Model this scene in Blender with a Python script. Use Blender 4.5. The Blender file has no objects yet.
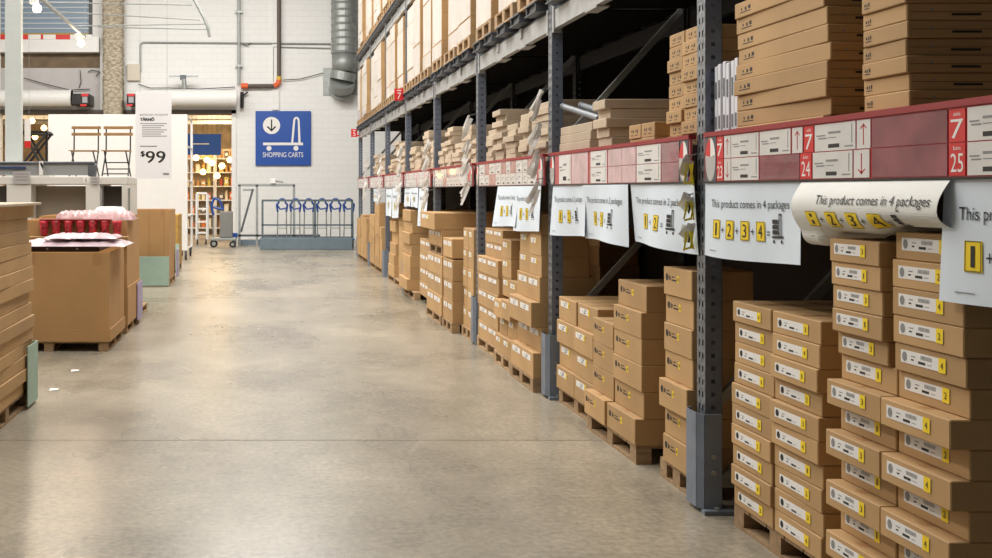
import bpy, math, random
from mathutils import Vector, Matrix
R = random.Random(7)
SC = bpy.context.scene
COL = SC.collection

# ---------------------------------------------------------------- camera, world, lights, exposure
H = 1.6; F = 1054.0; VX = 267.0; VY = 190.0
cam = bpy.data.cameras.new('camera'); cam.sensor_width = 36; cam.lens = F * 36 / 992
cam.shift_x = (496 - VX) / 992; cam.shift_y = -(279 - VY) / 992; cam.clip_end = 300; cam.clip_start = .05
co = bpy.data.objects.new('camera', cam); COL.objects.link(co)
co.location = (0, 0, H); co.rotation_euler = (math.pi / 2, 0, 0); SC.camera = co
w = bpy.data.worlds.new('world'); SC.world = w; w.use_nodes = True
w.node_tree.nodes['Background'].inputs[0].default_value = (1, .95, .9, 1)
w.node_tree.nodes['Background'].inputs[1].default_value = .12
vs = SC.view_settings; vs.view_transform = 'Standard'; vs.look = 'None'; vs.gamma = 1; vs.use_curve_mapping = False
vs.exposure = 0.0

def area(name, loc, rot, sx, sy, power, col):
    l = bpy.data.lights.new(name, 'AREA'); l.shape = 'RECTANGLE'; l.size = sx; l.size_y = sy
    l.energy = power; l.color = col
    o = bpy.data.objects.new(name, l); COL.objects.link(o); o.location = loc; o.rotation_euler = rot
    return o
WARM = (1, .965, .915)
for i, (x, y, z, p) in enumerate([(-.1, 6.6, 6.4, 210), (-.1, 12.2, 6.8, 340), (-.1, 17.5, 8, 500), (-.1, 23.0, 8.5, 480), (-5.5, 8, 8.5, 450), (-5.5, 16, 8.5, 430), (-5.5, 23.0, 8.5, 430), (-10.5, 12, 8.5, 250), (-10.5, 22, 8.5, 300)]):
    area('ceiling_luminaire', (x, y, z), (0, 0, 0), 3.0 if x > -1 else 1.2, 5, p, WARM)
for x, p in ((-6, 190), (-1.5, 200), (1.2, 150)):     # added fill lamps out of view, brightening the far wall
    area('wall_fill', (x, 26.5, 8.5), (math.radians(55), 0, 0), 3, .6, p, WARM)

# ---------------------------------------------------------------- materials
MATS = {}
def mat(name, col, rough=.6, metal=0, var=0, scale=8, bump=0, rnd=0, emit=0, alpha=1, coat=0, stretch=(1,1,1)):
    if name in MATS: return MATS[name]
    m = bpy.data.materials.new(name); m.use_nodes = True; nt = m.node_tree; b = nt.nodes['Principled BSDF']
    c = (*col, 1)
    b.inputs['Base Color'].default_value = c; b.inputs['Roughness'].default_value = rough; b.inputs['Metallic'].default_value = metal
    b.inputs['Coat Weight'].default_value = coat; b.inputs['Alpha'].default_value = alpha
    if emit:
        b.inputs['Emission Color'].default_value = c; b.inputs['Emission Strength'].default_value = emit
    if var or rnd or bump:
        tc = nt.nodes.new('ShaderNodeTexCoord'); mp = nt.nodes.new('ShaderNodeMapping'); mp.inputs['Scale'].default_value = stretch
        n = nt.nodes.new('ShaderNodeTexNoise'); n.inputs['Scale'].default_value = scale; n.inputs['Detail'].default_value = 5
        nt.links.new(tc.outputs['Object'], mp.inputs[0]); nt.links.new(mp.outputs[0], n.inputs['Vector'])
        hs = nt.nodes.new('ShaderNodeHueSaturation'); hs.inputs['Color'].default_value = c
        mr = nt.nodes.new('ShaderNodeMapRange'); mr.inputs[1].default_value = .3; mr.inputs[2].default_value = .7
        mr.inputs[3].default_value = 1 - var; mr.inputs[4].default_value = 1 + var
        nt.links.new(n.outputs['Fac'], mr.inputs[0])
        src = mr.outputs[0]
        if rnd:
            oi = nt.nodes.new('ShaderNodeObjectInfo'); m2 = nt.nodes.new('ShaderNodeMapRange')
            m2.inputs[3].default_value = 1 - rnd; m2.inputs[4].default_value = 1 + rnd
            nt.links.new(oi.outputs['Random'], m2.inputs[0])
            mu = nt.nodes.new('ShaderNodeMath'); mu.operation = 'MULTIPLY'
            nt.links.new(src, mu.inputs[0]); nt.links.new(m2.outputs[0], mu.inputs[1]); src = mu.outputs[0]
        nt.links.new(src, hs.inputs['Value']); nt.links.new(hs.outputs[0], b.inputs['Base Color'])
        if bump:
            bp = nt.nodes.new('ShaderNodeBump'); bp.inputs['Strength'].default_value = bump; bp.inputs['Distance'].default_value = .02
            nt.links.new(n.outputs['Fac'], bp.inputs['Height']); nt.links.new(bp.outputs[0], b.inputs['Normal'])
    MATS[name] = m; return m

CARD = mat('carton', (.48, .295, .13), .75, var=.10, scale=3, rnd=.12)
CARDP = mat('carton_pale', (.50, .40, .29), .7, var=.12, scale=4, rnd=.10)
GLARE = mat('carton_film_glare', (.60, .54, .475), .45, var=.10, scale=5, rnd=.08, coat=.4)  # film glare put into the colour, for aisle faces only
TAPE = mat('packing_tape', (.42, .23, .10), .3)
SEAM = mat('carton_seam', (.16, .09, .045), .9)
INK = mat('black_ink', (.02, .018, .016), .7)
GREYINK = mat('grey_ink', (.25, .25, .25), .7)
WHITE = mat('label_white', (.82, .80, .77), .6)
YEL = mat('label_yellow', (.92, .66, .01), .6)
PAPER2 = mat('sign_paper_cream', (.74, .74, .70), .6, var=.04, scale=5)
PAPER = mat('sign_paper', (.71, .79, .87), .6, var=.04, scale=5)
WOOD = mat('pallet_wood', (.36, .235, .125), .85, var=.25, scale=6, rnd=.15, stretch=(1, 6, 6))
POST = mat('upright_blue_grey', (.16, .19, .25), .45, metal=.3, var=.12, scale=20)
POSTF = mat('upright_worn_face', (.20, .22, .25), .4, metal=.6, var=.5, scale=40)
BEAM = mat('beam_galvanised', (.44, .45, .45), .5, metal=.25, var=.16, scale=9)
GUARD = mat('guard_grey', (.17, .20, .25), .45, var=.12, scale=9)
DKMET = mat('dark_steel', (.11, .12, .135), .5, metal=.4, var=.15)
DARK = mat('dark_panel_shade', (.005, .0045, .004), 1)  # back panel and deck sheet; rack shade put into the near-black colour
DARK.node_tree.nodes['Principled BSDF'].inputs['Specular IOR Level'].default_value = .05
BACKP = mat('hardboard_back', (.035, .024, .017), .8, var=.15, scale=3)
REDS = mat('rail_red', (.48, .012, .02), .4)
MAUVE = mat('price_holder_empty', (.27, .075, .085), .18, var=.25, scale=7, coat=.6)
MAUVEP = mat('price_holder_faded', (.55, .33, .34), .2, var=.25, scale=7, coat=.6)
CARDW = mat('price_card_white', (.72, .70, .67), .3, var=.05, coat=.4)
REAR = mat('rear_shade', (.018, .019, .022), .6)  # rear posts and beams, darkened to stand in for shade in the rack
RIB = mat('ribbon_paper', (.88, .86, .82), .6, var=.1, scale=30)
YTAPE = mat('measuring_tape_yellow', (.95, .84, .04), .5)
BLUE = mat('sign_blue', (.012, .075, .36), .4)
CBLUE = mat('cart_blue', (.02, .07, .30), .4)
TEAL = mat('cart_platform_blue', (.0, .11, .30), .4)
RAILG = mat('corral_grey', (.12, .16, .185), .5, metal=.3)
KERB = mat('kerb_grey', (.15, .20, .24), .6, var=.08)
GALV = mat('galvanised_steel', (.36, .38, .37), .52, metal=.6, var=.12, scale=6)
WPAINT = mat('white_paint', (.80, .79, .77), .5, var=.02)
OFFW = mat('off_white_laminate', (.66, .64, .60), .5)
GREEN = mat('corner_board_green', (.36, .50, .42), .6, var=.05)
LILAC = mat('corner_board_lilac', (.42, .36, .56), .6, var=.05)
BLACK = mat('black_paint', (.012, .011, .011), .4)
RUB = mat('black_rubber', (.015, .015, .015), .7)
ORANGE = mat('orange_fitting', (.75, .12, .03), .4)
PIPE = mat('dark_brown_pipe', (.10, .075, .06), .5)
BRASS = mat('yellow_collar', (.70, .45, .03), .4)
TAUPE = mat('taupe_board', (.25, .205, .155), .7)
CHAR = mat('charcoal_board', (.085, .075, .065), .7)
CHAIRW = mat('chair_slat_wood', (.33, .19, .075), .5, var=.2, stretch=(1, 8, 8))
RED = mat('bright_red', (.65, .02, .02), .45)
REDPAT = mat('red_patterned', (.50, .03, .045), .35, var=.9, scale=28)
PINK = mat('pink_textile', (.50, .29, .29), .6, var=.22, scale=9, coat=.5, bump=.8)
FILM = mat('white_plastic_wrap', (.58, .45, .49), .3, var=.12, scale=7, coat=.6, bump=.9)
DKTRAY = mat('dark_plum_tray', (.035, .012, .018), .4)
BULB = mat('bulb_glow', (1, .82, .55), .4, emit=9)
HALLG = mat('hall_lamp_glow', (1, .66, .27), .4, emit=6)

# ---------------------------------------------------------------- helpers
TXT = {}
def text_mesh(s):
    if s not in TXT:
        c = bpy.data.curves.new('t', 'FONT'); c.body = s; c.resolution_u = 3
        o = bpy.data.objects.new('t', c); COL.objects.link(o)
        dg = bpy.context.evaluated_depsgraph_get(); dg.update()
        me = bpy.data.meshes.new_from_object(o.evaluated_get(dg))
        vv = [tuple(v.co) for v in me.vertices]; ff = [tuple(p.vertices) for p in me.polygons]
        xs = [v[0] for v in vv]; ys = [v[1] for v in vv]
        x0, x1, y0, y1 = min(xs), max(xs), min(ys), max(ys)
        vv = [((v[0] - x0) / (x1 - x0), (v[1] - y0) / (y1 - y0)) for v in vv]
        bpy.data.objects.remove(o); bpy.data.curves.remove(c); bpy.data.meshes.remove(me)
        TXT[s] = (vv, ff)
    return TXT[s]

class MB:
    def __init__(s): s.v = []; s.f = []; s.m = []; s.mats = []; s.T = None
    def mi(s, m):
        if m not in s.mats: s.mats.append(m)
        return s.mats.index(m)
    def add(s, vv, ff, m):
        k = len(s.v); i = s.mi(m)
        s.v += [tuple(s.T(*v)) if s.T else tuple(v) for v in vv]
        for f in ff: s.f.append(tuple(a + k for a in f)); s.m.append(i)
        return s
    def box(s, x0, x1, y0, y1, z0, z1, m):
        vv = [(x, y, z) for x in (x0, x1) for y in (y0, y1) for z in (z0, z1)]
        return s.add(vv, [(0,1,3,2),(4,6,7,5),(0,4,5,1),(2,3,7,6),(0,2,6,4),(1,5,7,3)], m)
    def bbox(s, x0, x1, y0, y1, z0, z1, m, b=.006):     # chamfered box
        vv = []; ff = []
        X = (x0, x1); Y = (y0, y1); Z = (z0, z1); idx = {}
        for i in (0,1):
            for j in (0,1):
                for k in (0,1):
                    sx = 1 if i == 0 else -1; sy = 1 if j == 0 else -1; sz = 1 if k == 0 else -1
                    for a, p in enumerate([(X[i], Y[j]+sy*b, Z[k]+sz*b), (X[i]+sx*b, Y[j], Z[k]+sz*b), (X[i]+sx*b, Y[j]+sy*b, Z[k])]):
                        idx[(i,j,k,a)] = len(vv); vv.append(p)
        g = lambda *t: idx[t]
        for i in (0,1): ff.append([g(i,0,0,0), g(i,1,0,0), g(i,1,1,0), g(i,0,1,0)][::(-1 if i == 0 else 1)])
        for j in (0,1): ff.append([g(0,j,0,1), g(1,j,0,1), g(1,j,1,1), g(0,j,1,1)][::(1 if j == 0 else -1)])
        for k in (0,1): ff.append([g(0,0,k,2), g(1,0,k,2), g(1,1,k,2), g(0,1,k,2)][::(-1 if k == 0 else 1)])
        for i in (0,1):
            for j in (0,1):
                ff.append([g(i,j,0,0), g(i,j,0,1), g(i,j,1,1), g(i,j,1,0)])
            for k in (0,1):
                ff.append([g(i,0,k,0), g(i,0,k,2), g(i,1,k,2), g(i,1,k,0)])
            for j in (0,1):
                for k in (0,1): ff.append([g(i,j,k,0), g(i,j,k,1), g(i,j,k,2)])
        for j in (0,1):
            for k in (0,1): ff.append([g(0,j,k,1), g(0,j,k,2), g(1,j,k,2), g(1,j,k,1)])
        return s.add(vv, ff, m)
    def tube(s, a, b, r, m, n=10, r2=None, caps=True):
        a = Vector(a); b = Vector(b); d = (b - a).normalized(); r2 = r if r2 is None else r2
        u = d.orthogonal().normalized(); w_ = d.cross(u); vv = []
        for p, q in ((a, r), (b, r2)):
            for i in range(n):
                t = 2 * math.pi * i / n; vv.append(tuple(p + (u * math.cos(t) + w_ * math.sin(t)) * q))
        ff = [(i, (i+1) % n, n + (i+1) % n, n + i) for i in range(n)]
        if caps: ff += [tuple(range(n))[::-1], tuple(range(n, 2*n))]
        return s.add(vv, ff, m)
    def path(s, pts, r, m, n=8):
        for a, b in zip(pts, pts[1:]): s.tube(a, b, r, m, n)
        return s
    def lathe(s, c, prof, m, n=16):
        vv = []; ff = []
        for (r, z) in prof:
            for i in range(n):
                t = 2 * math.pi * i / n; vv.append((c[0] + r*math.cos(t), c[1] + r*math.sin(t), c[2] + z))
        for k in range(len(prof) - 1):
            for i in range(n): ff.append((k*n+i, k*n+(i+1) % n, (k+1)*n+(i+1) % n, (k+1)*n+i))
        ff.append(tuple(range(n))[::-1]); ff.append(tuple(range((len(prof)-1)*n, len(prof)*n)))
        return s.add(vv, ff, m)
    def beamd(s, a, b, wu, wv, m, up=(0,1,0)):    # rectangular bar between two points
        a = Vector(a); b = Vector(b); d = (b-a).normalized(); u = Vector(up); v = d.cross(u).normalized()
        vv = []
        for p in (a, b):
            for su, sv in ((-1,-1),(1,-1),(1,1),(-1,1)): vv.append(tuple(p + u*su*wu/2 + v*sv*wv/2))
        return s.add(vv, [(0,1,2,3),(7,6,5,4),(0,4,5,1),(1,5,6,2),(2,6,7,3),(3,7,4,0)], m)
    def text(s, st, u0, u1, v0, v1, fn, m):       # fn(u,v) -> xyz
        if st == '1': c_ = (u0+u1)/2; u0, u1 = c_+(u0-c_)*.5, c_+(u1-c_)*.5
        vv, ff = text_mesh(st)
        return s.add([fn(u0 + a*(u1-u0), v0 + b*(v1-v0)) for a, b in vv], ff, m)
    def rect(s, u0, u1, v0, v1, fn, m, n=1):
        vv = []; ff = []
        for i in range(n+1):
            u = u0 + (u1-u0)*i/n; vv += [fn(u, v0), fn(u, v1)]
        for i in range(n): ff.append((2*i, 2*i+2, 2*i+3, 2*i+1))
        return s.add(vv, ff, m)
    def oval(s, cu, cv, ru, rv, fn, m, n=20, a0=0, a1=2*math.pi):
        vv = [fn(cu, cv)] + [fn(cu + ru*math.cos(a0+(a1-a0)*i/n), cv + rv*math.sin(a0+(a1-a0)*i/n)) for i in range(n+1)]
        return s.add(vv, [(0, i+1, i+2) for i in range(n)], m)
    def poly(s, pts, fn, m): return s.add([fn(*p) for p in pts], [tuple(range(len(pts)))], m)
    def mesh(s, name, smooth=False):
        me = bpy.data.meshes.new(name); me.from_pydata(s.v, [], s.f)
        for m in s.mats: me.materials.append(m)
        for p, i in zip(me.polygons, s.m): p.material_index = i; p.use_smooth = smooth
        me.update(); return me
    def build(s, name, parent=None, smooth=False):
        return link(name, s.mesh(name, smooth), parent)

def link(name, me, parent=None, loc=(0,0,0), rz=0):
    o = bpy.data.objects.new(name, me); COL.objects.link(o); o.location = loc; o.rotation_euler = (0,0,rz)
    if parent: o.parent = parent
    return o
def tag(o, label, cat, group=None):
    o['label'] = label; o['category'] = cat
    if group: o['group'] = group
    return o
def empty(name, loc, label, cat, group=None, rz=0):
    return tag(link(name, None, None, loc, rz), label, cat, group)
def struct(mb, name, smooth=False):
    o = mb.build(name, smooth=smooth); o['kind'] = 'structure'; return o
ORD = ['top', 'second', 'third', 'fourth', 'fifth', 'sixth', 'seventh', 'eighth', 'ninth', 'tenth', 'eleventh', 'twelfth', 'thirteenth', 'fourteenth', 'fifteenth', 'sixteenth']
def fromtop(k): return 'topmost' if k == 0 else ORD[k] + ' from top'

# px helpers: point of the picture at a depth
def PX(x, Y): return (x - VX) * Y / F
def PZ(y, Y): return H - (y - VY) * Y / F

# ---------------------------------------------------------------- structure
WY = 34.0
m = mat('polished_concrete', (.5,.45,.38), .22); nt = m.node_tree; b = nt.nodes['Principled BSDF']
tc = nt.nodes.new('ShaderNodeTexCoord')
def noise(scale, det=6, st=(1,1,1)):
    mp = nt.nodes.new('ShaderNodeMapping'); mp.inputs['Scale'].default_value = st
    n = nt.nodes.new('ShaderNodeTexNoise'); n.inputs['Scale'].default_value = scale; n.inputs['Detail'].default_value = det; n.inputs['Roughness'].default_value = .6
    nt.links.new(tc.outputs['Object'], mp.inputs[0]); nt.links.new(mp.outputs[0], n.inputs[0]); return n
n1 = noise(.8, 3.5, (1, .6, 1)); n2 = noise(28, 4); n3 = noise(4.5, 5)
r1 = nt.nodes.new('ShaderNodeValToRGB'); e = r1.color_ramp.elements
e[0].position = .2; e[0].color = (.155, .14, .108, 1); e[1].position = .8; e[1].color = (.435, .38, .29, 1)
nt.links.new(n1.outputs['Fac'], r1.inputs[0])
def mixm(a, n, lo, hi):
    mr = nt.nodes.new('ShaderNodeMapRange'); mr.inputs[1].default_value = .15; mr.inputs[2].default_value = .85; mr.inputs[3].default_value = lo; mr.inputs[4].default_value = hi
    nt.links.new(n.outputs['Fac'], mr.inputs[0]); hs = nt.nodes.new('ShaderNodeHueSaturation')
    nt.links.new(a, hs.inputs['Color']); nt.links.new(mr.outputs[0], hs.inputs['Value']); return hs.outputs[0]
c = mixm(r1.outputs[0], n2, .55, 1.45); c = mixm(c, n3, .78, 1.22); nt.links.new(c, b.inputs['Base Color'])
mr = nt.nodes.new('ShaderNodeMapRange'); mr.inputs[3].default_value = .22; mr.inputs[4].default_value = .34
nt.links.new(n1.outputs['Fac'], mr.inputs[0]); nt.links.new(mr.outputs[0], b.inputs['Roughness'])
CONC = m; JOINT = mat('joint_filler', (.19, .165, .125), .7)
fl = MB(); fl.add([(-16,-3,0),(5.5,-3,0),(5.5,50,0),(-16,50,0)], [(0,1,2,3)], CONC)
for jy in (6.74, 15.6, 24.4): fl.box(-16, 5.5, jy-.004, jy+.004, .0001, .0012, JOINT)
struct(fl, 'floor')
cl = MB().box(-16, 5.5, -3, 50, 9, 9.1, mat('ceiling_grey', (.35,.34,.33), .8)); struct(cl, 'ceiling')

# painted block wall
m = mat('painted_block', (.78,.77,.75), .55); nt = m.node_tree; b = nt.nodes['Principled BSDF']
tc = nt.nodes.new('ShaderNodeTexCoord'); sp = nt.nodes.new('ShaderNodeSeparateXYZ'); cb = nt.nodes.new('ShaderNodeCombineXYZ')
nt.links.new(tc.outputs['Object'], sp.inputs[0]); nt.links.new(sp.outputs[0], cb.inputs[0]); nt.links.new(sp.outputs[2], cb.inputs[1])
bk = nt.nodes.new('ShaderNodeTexBrick'); bk.inputs['Scale'].default_value = 1; bk.inputs['Brick Width'].default_value = .4; bk.inputs['Row Height'].default_value = .2
bk.inputs['Mortar Size'].default_value = .008; bk.inputs['Mortar Smooth'].default_value = .3
bk.inputs['Color1'].default_value = (.80,.80,.785,1); bk.inputs['Color2'].default_value = (.785,.785,.77,1); bk.inputs['Mortar'].default_value = (.735,.73,.715,1)
nt.links.new(cb.outputs[0], bk.inputs['Vector']); nt.links.new(bk.outputs['Color'], b.inputs['Base Color'])
bp = nt.nodes.new('ShaderNodeBump'); bp.inputs['Strength'].default_value = .4; bp.inputs['Distance'].default_value = .01; bp.invert = True
nt.links.new(bk.outputs['Fac'], bp.inputs['Height']); nt.links.new(bp.outputs[0], b.inputs['Normal'])
BLOCK = m
DX0, DX1, DZ = -8.6, PX(236, WY), PZ(110, WY)
wb = MB(); wb.box(DX1, 5.5, WY, WY+.3, 0, 9, BLOCK)
wb.box(PX(123, WY), DX1, WY, WY+.3, DZ, 9, BLOCK)
wb.box(-16, DX0, WY, WY+.3, 0, 9, BLOCK)
wb.box(PX(100,WY), PX(123,WY), WY, WY+.3, DZ, 9, BLOCK)
wb.box(DX0, PX(100, WY), WY, WY+.3, DZ, PZ(68, WY), mat('light_grey_panel', (.50,.48,.47), .7, var=.06, scale=2))
wb.box(DX0, PX(100, WY), WY+.1, WY+.3, PZ(68, WY), PZ(53, WY), mat('brown_recess', (.17,.12,.075), .85, var=.2, scale=3))
wb.box(DX0, PX(100, WY), WY-.25, WY+.3, PZ(53, WY), PZ(38, WY), WPAINT)
wb.box(PX(92.5,WY), PX(100,WY), WY, WY+.3, PZ(38, WY), 9, WPAINT)
struct(wb, 'wall_back')
struct(MB().box(PX(272,WY), PX(279,WY), WY-.06, WY, PZ(110,WY)+.0, 9, BLOCK), 'trim_1')
struct(MB().box(-16.2, -16, -3, 50, 0, 9, WPAINT), 'wall_left')
struct(MB().box(5.5, 5.7, -3, 50, 0, 9, mat('wall_shade', (.25,.24,.23), .8)), 'wall_right')
dj = MB(); dj.box(DX1-.14, DX1, WY-.05, WY+.35, 0, DZ, WPAINT); dj.box(DX0, DX1, WY-.05, WY+.35, DZ-.12, DZ, mat('door_head', (.10,.085,.075), .6))
struct(dj, 'door_1')
# shutter window high on the left
sh = MB(); z = PZ(33, WY)
SL = mat('shutter_blue', (.22, .30, .40), .45); SL2 = mat('shutter_light', (.50, .55, .58), .45)
while z < 9:
    sh.box(DX0, PX(89, WY), WY+.05, WY+.09, z, z+.125, SL); sh.box(DX0, PX(89, WY), WY+.02, WY+.07, z+.125, z+.17, SL2); z += .17
sh.box(PX(89,WY), PX(92.5,WY), WY-.02, WY+.1, PZ(36,WY), 9, BLACK)
sh.box(DX0, PX(89,WY), WY-.0, WY+.06, PZ(35.5,WY), PZ(33,WY), mat('ochre_sill', (.45,.30,.05), .6))
struct(sh, 'window_1')
st = MB(); x = 0.0
for a, b_, mm in ((0,22,RED),(22,28,RED),(28,40.5,WHITE),(40.5,43,RED),(43,55.5,WHITE),(55.5,70,RED),(70,92,WPAINT)):
    st.box(PX(a,WY-.3), PX(b_,WY-.3), WY-.27, WY-.25, PZ(40.5,WY), PZ(35.8,WY), mm)
tag(st.build('striped_strip'), 'red and white striped strip along the ledge under the blue shutter', 'strip')
# rough sprayed column
rc = MB(); n = 46; X0, X1 = PX(102, WY-.5), PX(123, WY-.5); cx, cy = (X0+X1)/2, WY-.32
RG = mat('rough_fireproofing', (.42,.36,.27), .95, var=.5, scale=9, bump=1, stretch=(1,1,1.8))
vv = []; ff = []; S = 24
for k in range(90):
    for i in range(S):
        t = 2*math.pi*i/S; q = (abs(math.cos(t))**4 + abs(math.sin(t))**4) ** -.25
        r = .285*q + R.uniform(-.035, .035)
        vv.append((cx + r*math.cos(t)*1.1, cy + r*math.sin(t)*.9, k*.1))
for k in range(89):
    for i in range(S): ff.append((k*S+i, k*S+(i+1)%S, (k+1)*S+(i+1)%S, (k+1)*S+i))
rc.add(vv, ff, RG); struct(rc, 'trim_2', True)
# pale steel column at left
sc = MB(); X0, X1 = PX(5, 16.6), PX(22, 16.6); GC = mat('column_grey_green', (.50,.53,.51), .5, var=.03)
X1 -= .02
sc.box(X0, X1, 16.6, 16.63, 0, 9, GC); sc.box(X0, X1, 16.72, 16.75, 0, 9, GC); sc.box(X0+.1, X1-.1, 16.63, 16.72, 0, 9, GC)
sc.box(X0, X0+.02, 16.63, 16.72, 0, 9, GC); sc.box(X1-.02, X1, 16.63, 16.72, 0, 9, GC)
struct(sc, 'trim_3')

# ---------------------------------------------------------------- rack
RX = 2.195; RD = 1.10; BAY = 2.84; P = [2.44 + BAY*k for k in range(9)]
rack = empty('pallet_rack', (RX, P[1], 0), 'long blue-grey steel pallet rack along the right side of the aisle', 'rack')
rack.location = (0,0,0)
def perforated(mb, fn, w_, z0, z1, cols, pitch, hw, hh, m):
    us = [0]
    for c_ in cols: us += [c_-hw/2, c_+hw/2]
    us.append(w_)
    for i in range(0, len(us)-1, 2): mb.rect(us[i], us[i+1], z0, z1, fn, m)
    for c_ in cols:
        z = z0; k = 0
        while z < z1:
            zz = min(z + pitch - hh, z1); mb.rect(c_-hw/2, c_+hw/2, z, zz, fn, m); z += pitch
def post(y, x, front=True, top=8.4):
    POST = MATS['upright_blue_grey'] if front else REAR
    mb = MB(); D = .085; W = .10
    s1 = POSTF if front else POST
    perforated(mb, lambda u, v: (x, y+W-u, v), W, 0, top, (.03, .07), .0325*2, .013, .03, s1)
    perforated(mb, lambda u, v: (x+u, y, v), D, 0, top, (.04,), .065, .02, .02, POST)
    perforated(mb, lambda u, v: (x+u, y+W, v), D, 0, top, (.04,), .065, .02, .02, POST)
    mb.box(x+D-.002, x+D, y, y+.03, 0, top, POST); mb.box(x+D-.002, x+D, y+W-.03, y+W, 0, top, POST)
    mb.box(x+D-.03, x+D-.028, y+.012, y+W-.012, 0, top, DKMET)
    mb.build('upright_post', rack)
    MB().box(x-.02, x+D+.03, y-.02, y+W+.02, 0, .008, GUARD).build('base_plate', rack)
for k, y in enumerate(P):
    post(y, RX); post(y, RX+RD-.085, False)
    br = MB(); z = .35; s_ = 1
    a, b_ = RX+.08, RX+RD-.08
    zs = [.25, 1.4, 2.55, 3.7, 4.85, 6.0, 7.1]
    # zigzag bracing seen through the open bays
    for (za, zb) in ((.98-.36, 1.73),(1.93, 3.12)):
        pass
    for za, zb in ((.12, .85), (.30+.22, 1.55), (1.95, 3.0), (3.2, 4.3), (4.6, 5.7), (6, 7.1)):
        br.beamd((a, y+.05, za), (b_, y+.05, zb), .035, .045, GALV)
    for zh in (.12, 1.70, 3.08, 4.4, 5.8, 7.2): br.box(a, b_, y+.03, y+.07, zh-.02, zh+.02, GALV)
    br.build('frame_brace', rack)
def beam(z0, z1, y0, y1, x, clip=True):
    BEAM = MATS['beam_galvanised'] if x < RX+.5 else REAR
    mb = MB(); mb.box(x, x+.05, y0, y1, z0, z1, BEAM)
    mb.box(x-.012, x+.06, y0, y0+.012, z0-.03, z1+.03, BEAM); mb.box(x-.012, x+.06, y1-.012, y1, z0-.03, z1+.03, BEAM)
    mb.box(x-.012, x, y0, y0+.05, z0-.03, z1+.03, BEAM); mb.box(x-.012, x, y1-.05, y1, z0-.03, z1+.03, BEAM)
    if clip:
        for q in (.33, .66):
            c_ = y0 + (y1-y0)*q; mb.box(x-.014, x-.001, c_-.04, c_+.04, z1-.07, z1+.012, BEAM)
            mb.box(x+.001, x+.09, c_-.13, c_+.13, z0-.012, z0-.001, BEAM)
        mb.box(x+.01, x+.045, y0+.06, y1-.06, z1, z1+.022, DKMET)
    mb.build('beam', rack)
for k in range(8):
    y0, y1 = P[k]+.1, P[k+1]
    for (za, zb, cl_) in ((1.68, 1.80, False), (2.84, 2.98, True), (4.50, 4.64, True), (6.5, 6.64, True)):
        beam(za, zb, y0, y1, RX-.002+.012, cl_); beam(za, zb, y0, y1, RX+RD-.06, False)
    d = MB(); d.box(RX+.03, RX+RD-.03, y0+.01, y1-.01, 1.80, 1.82, WOOD)
    d.build('shelf_deck', rack)
    for zt, sp in ((2.985, .47), (4.645, .24), (6.645, .24)):
        d = MB(); n = int((y1-y0)/sp)
        hw = sp*.33
        d.box(RX+.055, RX+RD-.07, y0, y1, zt+.012, zt+.022, DARK)  # added sheet: blocks light and blackens the deck underside like shade
        for i in range(n):
            yy = y0 + (i+.5)*(y1-y0)/n
            d.box(RX-.07, RX+RD, yy-hw, yy-hw+.02, zt+.031, zt+.105, DKMET); d.box(RX-.07, RX+RD, yy+hw-.02, yy+hw, zt+.031, zt+.105, DKMET)
            d.box(RX-.05, RX+RD, yy-hw+.02, yy+hw-.02, zt+.04, zt+.095, DKMET)
            d.box(RX-.08, RX+RD, yy-hw-.01, yy+hw+.01, zt+.10, zt+.112, DKMET); d.box(RX-.08, RX+RD, yy-hw-.01, yy+hw+.01, zt+.025, zt+.034, DKMET)
        d.build('deck_crossbars', rack)
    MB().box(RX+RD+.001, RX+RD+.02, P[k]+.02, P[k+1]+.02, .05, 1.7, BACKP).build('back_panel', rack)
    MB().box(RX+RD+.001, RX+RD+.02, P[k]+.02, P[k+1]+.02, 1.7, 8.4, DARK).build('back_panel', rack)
# post guards
def guard(y, where):
    g = MB(); h = .49; x = RX-.046; y += .045
    prof = [(x+.10, y-.11), (x+.02, y-.105), (x-.005, y-.07), (x-.005, y+.05), (x+.03, y+.085)]
    t = .006
    for a, b_ in zip(prof, prof[1:]):
        dx, dy = b_[0]-a[0], b_[1]-a[1]; L = math.hypot(dx, dy); nx, ny = dy/L*t, -dx/L*t
        vv = [(a[0],a[1],.02),(b_[0],b_[1],.02),(b_[0]-nx,b_[1]-ny,.02),(a[0]-nx,a[1]-ny,.02)]
        vv += [(p[0],p[1],h) for p in vv]
        g.add(vv, [(0,1,5,4),(1,2,6,5),(2,3,7,6),(3,0,4,7),(4,5,6,7),(3,2,1,0)], GUARD)
    r = tag(g.build('post_guard'), 'grey steel impact guard bolted at the foot of the ' + where, 'guard', 'rack post guards')
    MB().box(x-.0, x+.20, y-.15, y-.112, .0, .022, GUARD).build('base_plate', r)
    for z in (.20, .28): MB().tube((x+.06, y-.108, z), (x+.06, y-.122, z), .013, GALV, 6).build('bolt', r)
    MB().tube((x+.07, y-.13, .022), (x+.07, y-.13, .036), .013, GALV, 6).build('bolt', r)
PN = ['post just outside the frame', 'nearest rack post', 'second rack post', 'third rack post', 'fourth rack post', 'fifth rack post', 'sixth rack post', 'seventh rack post', 'farthest rack post']
for k in range(1, 9): guard(P[k], PN[k])

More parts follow.
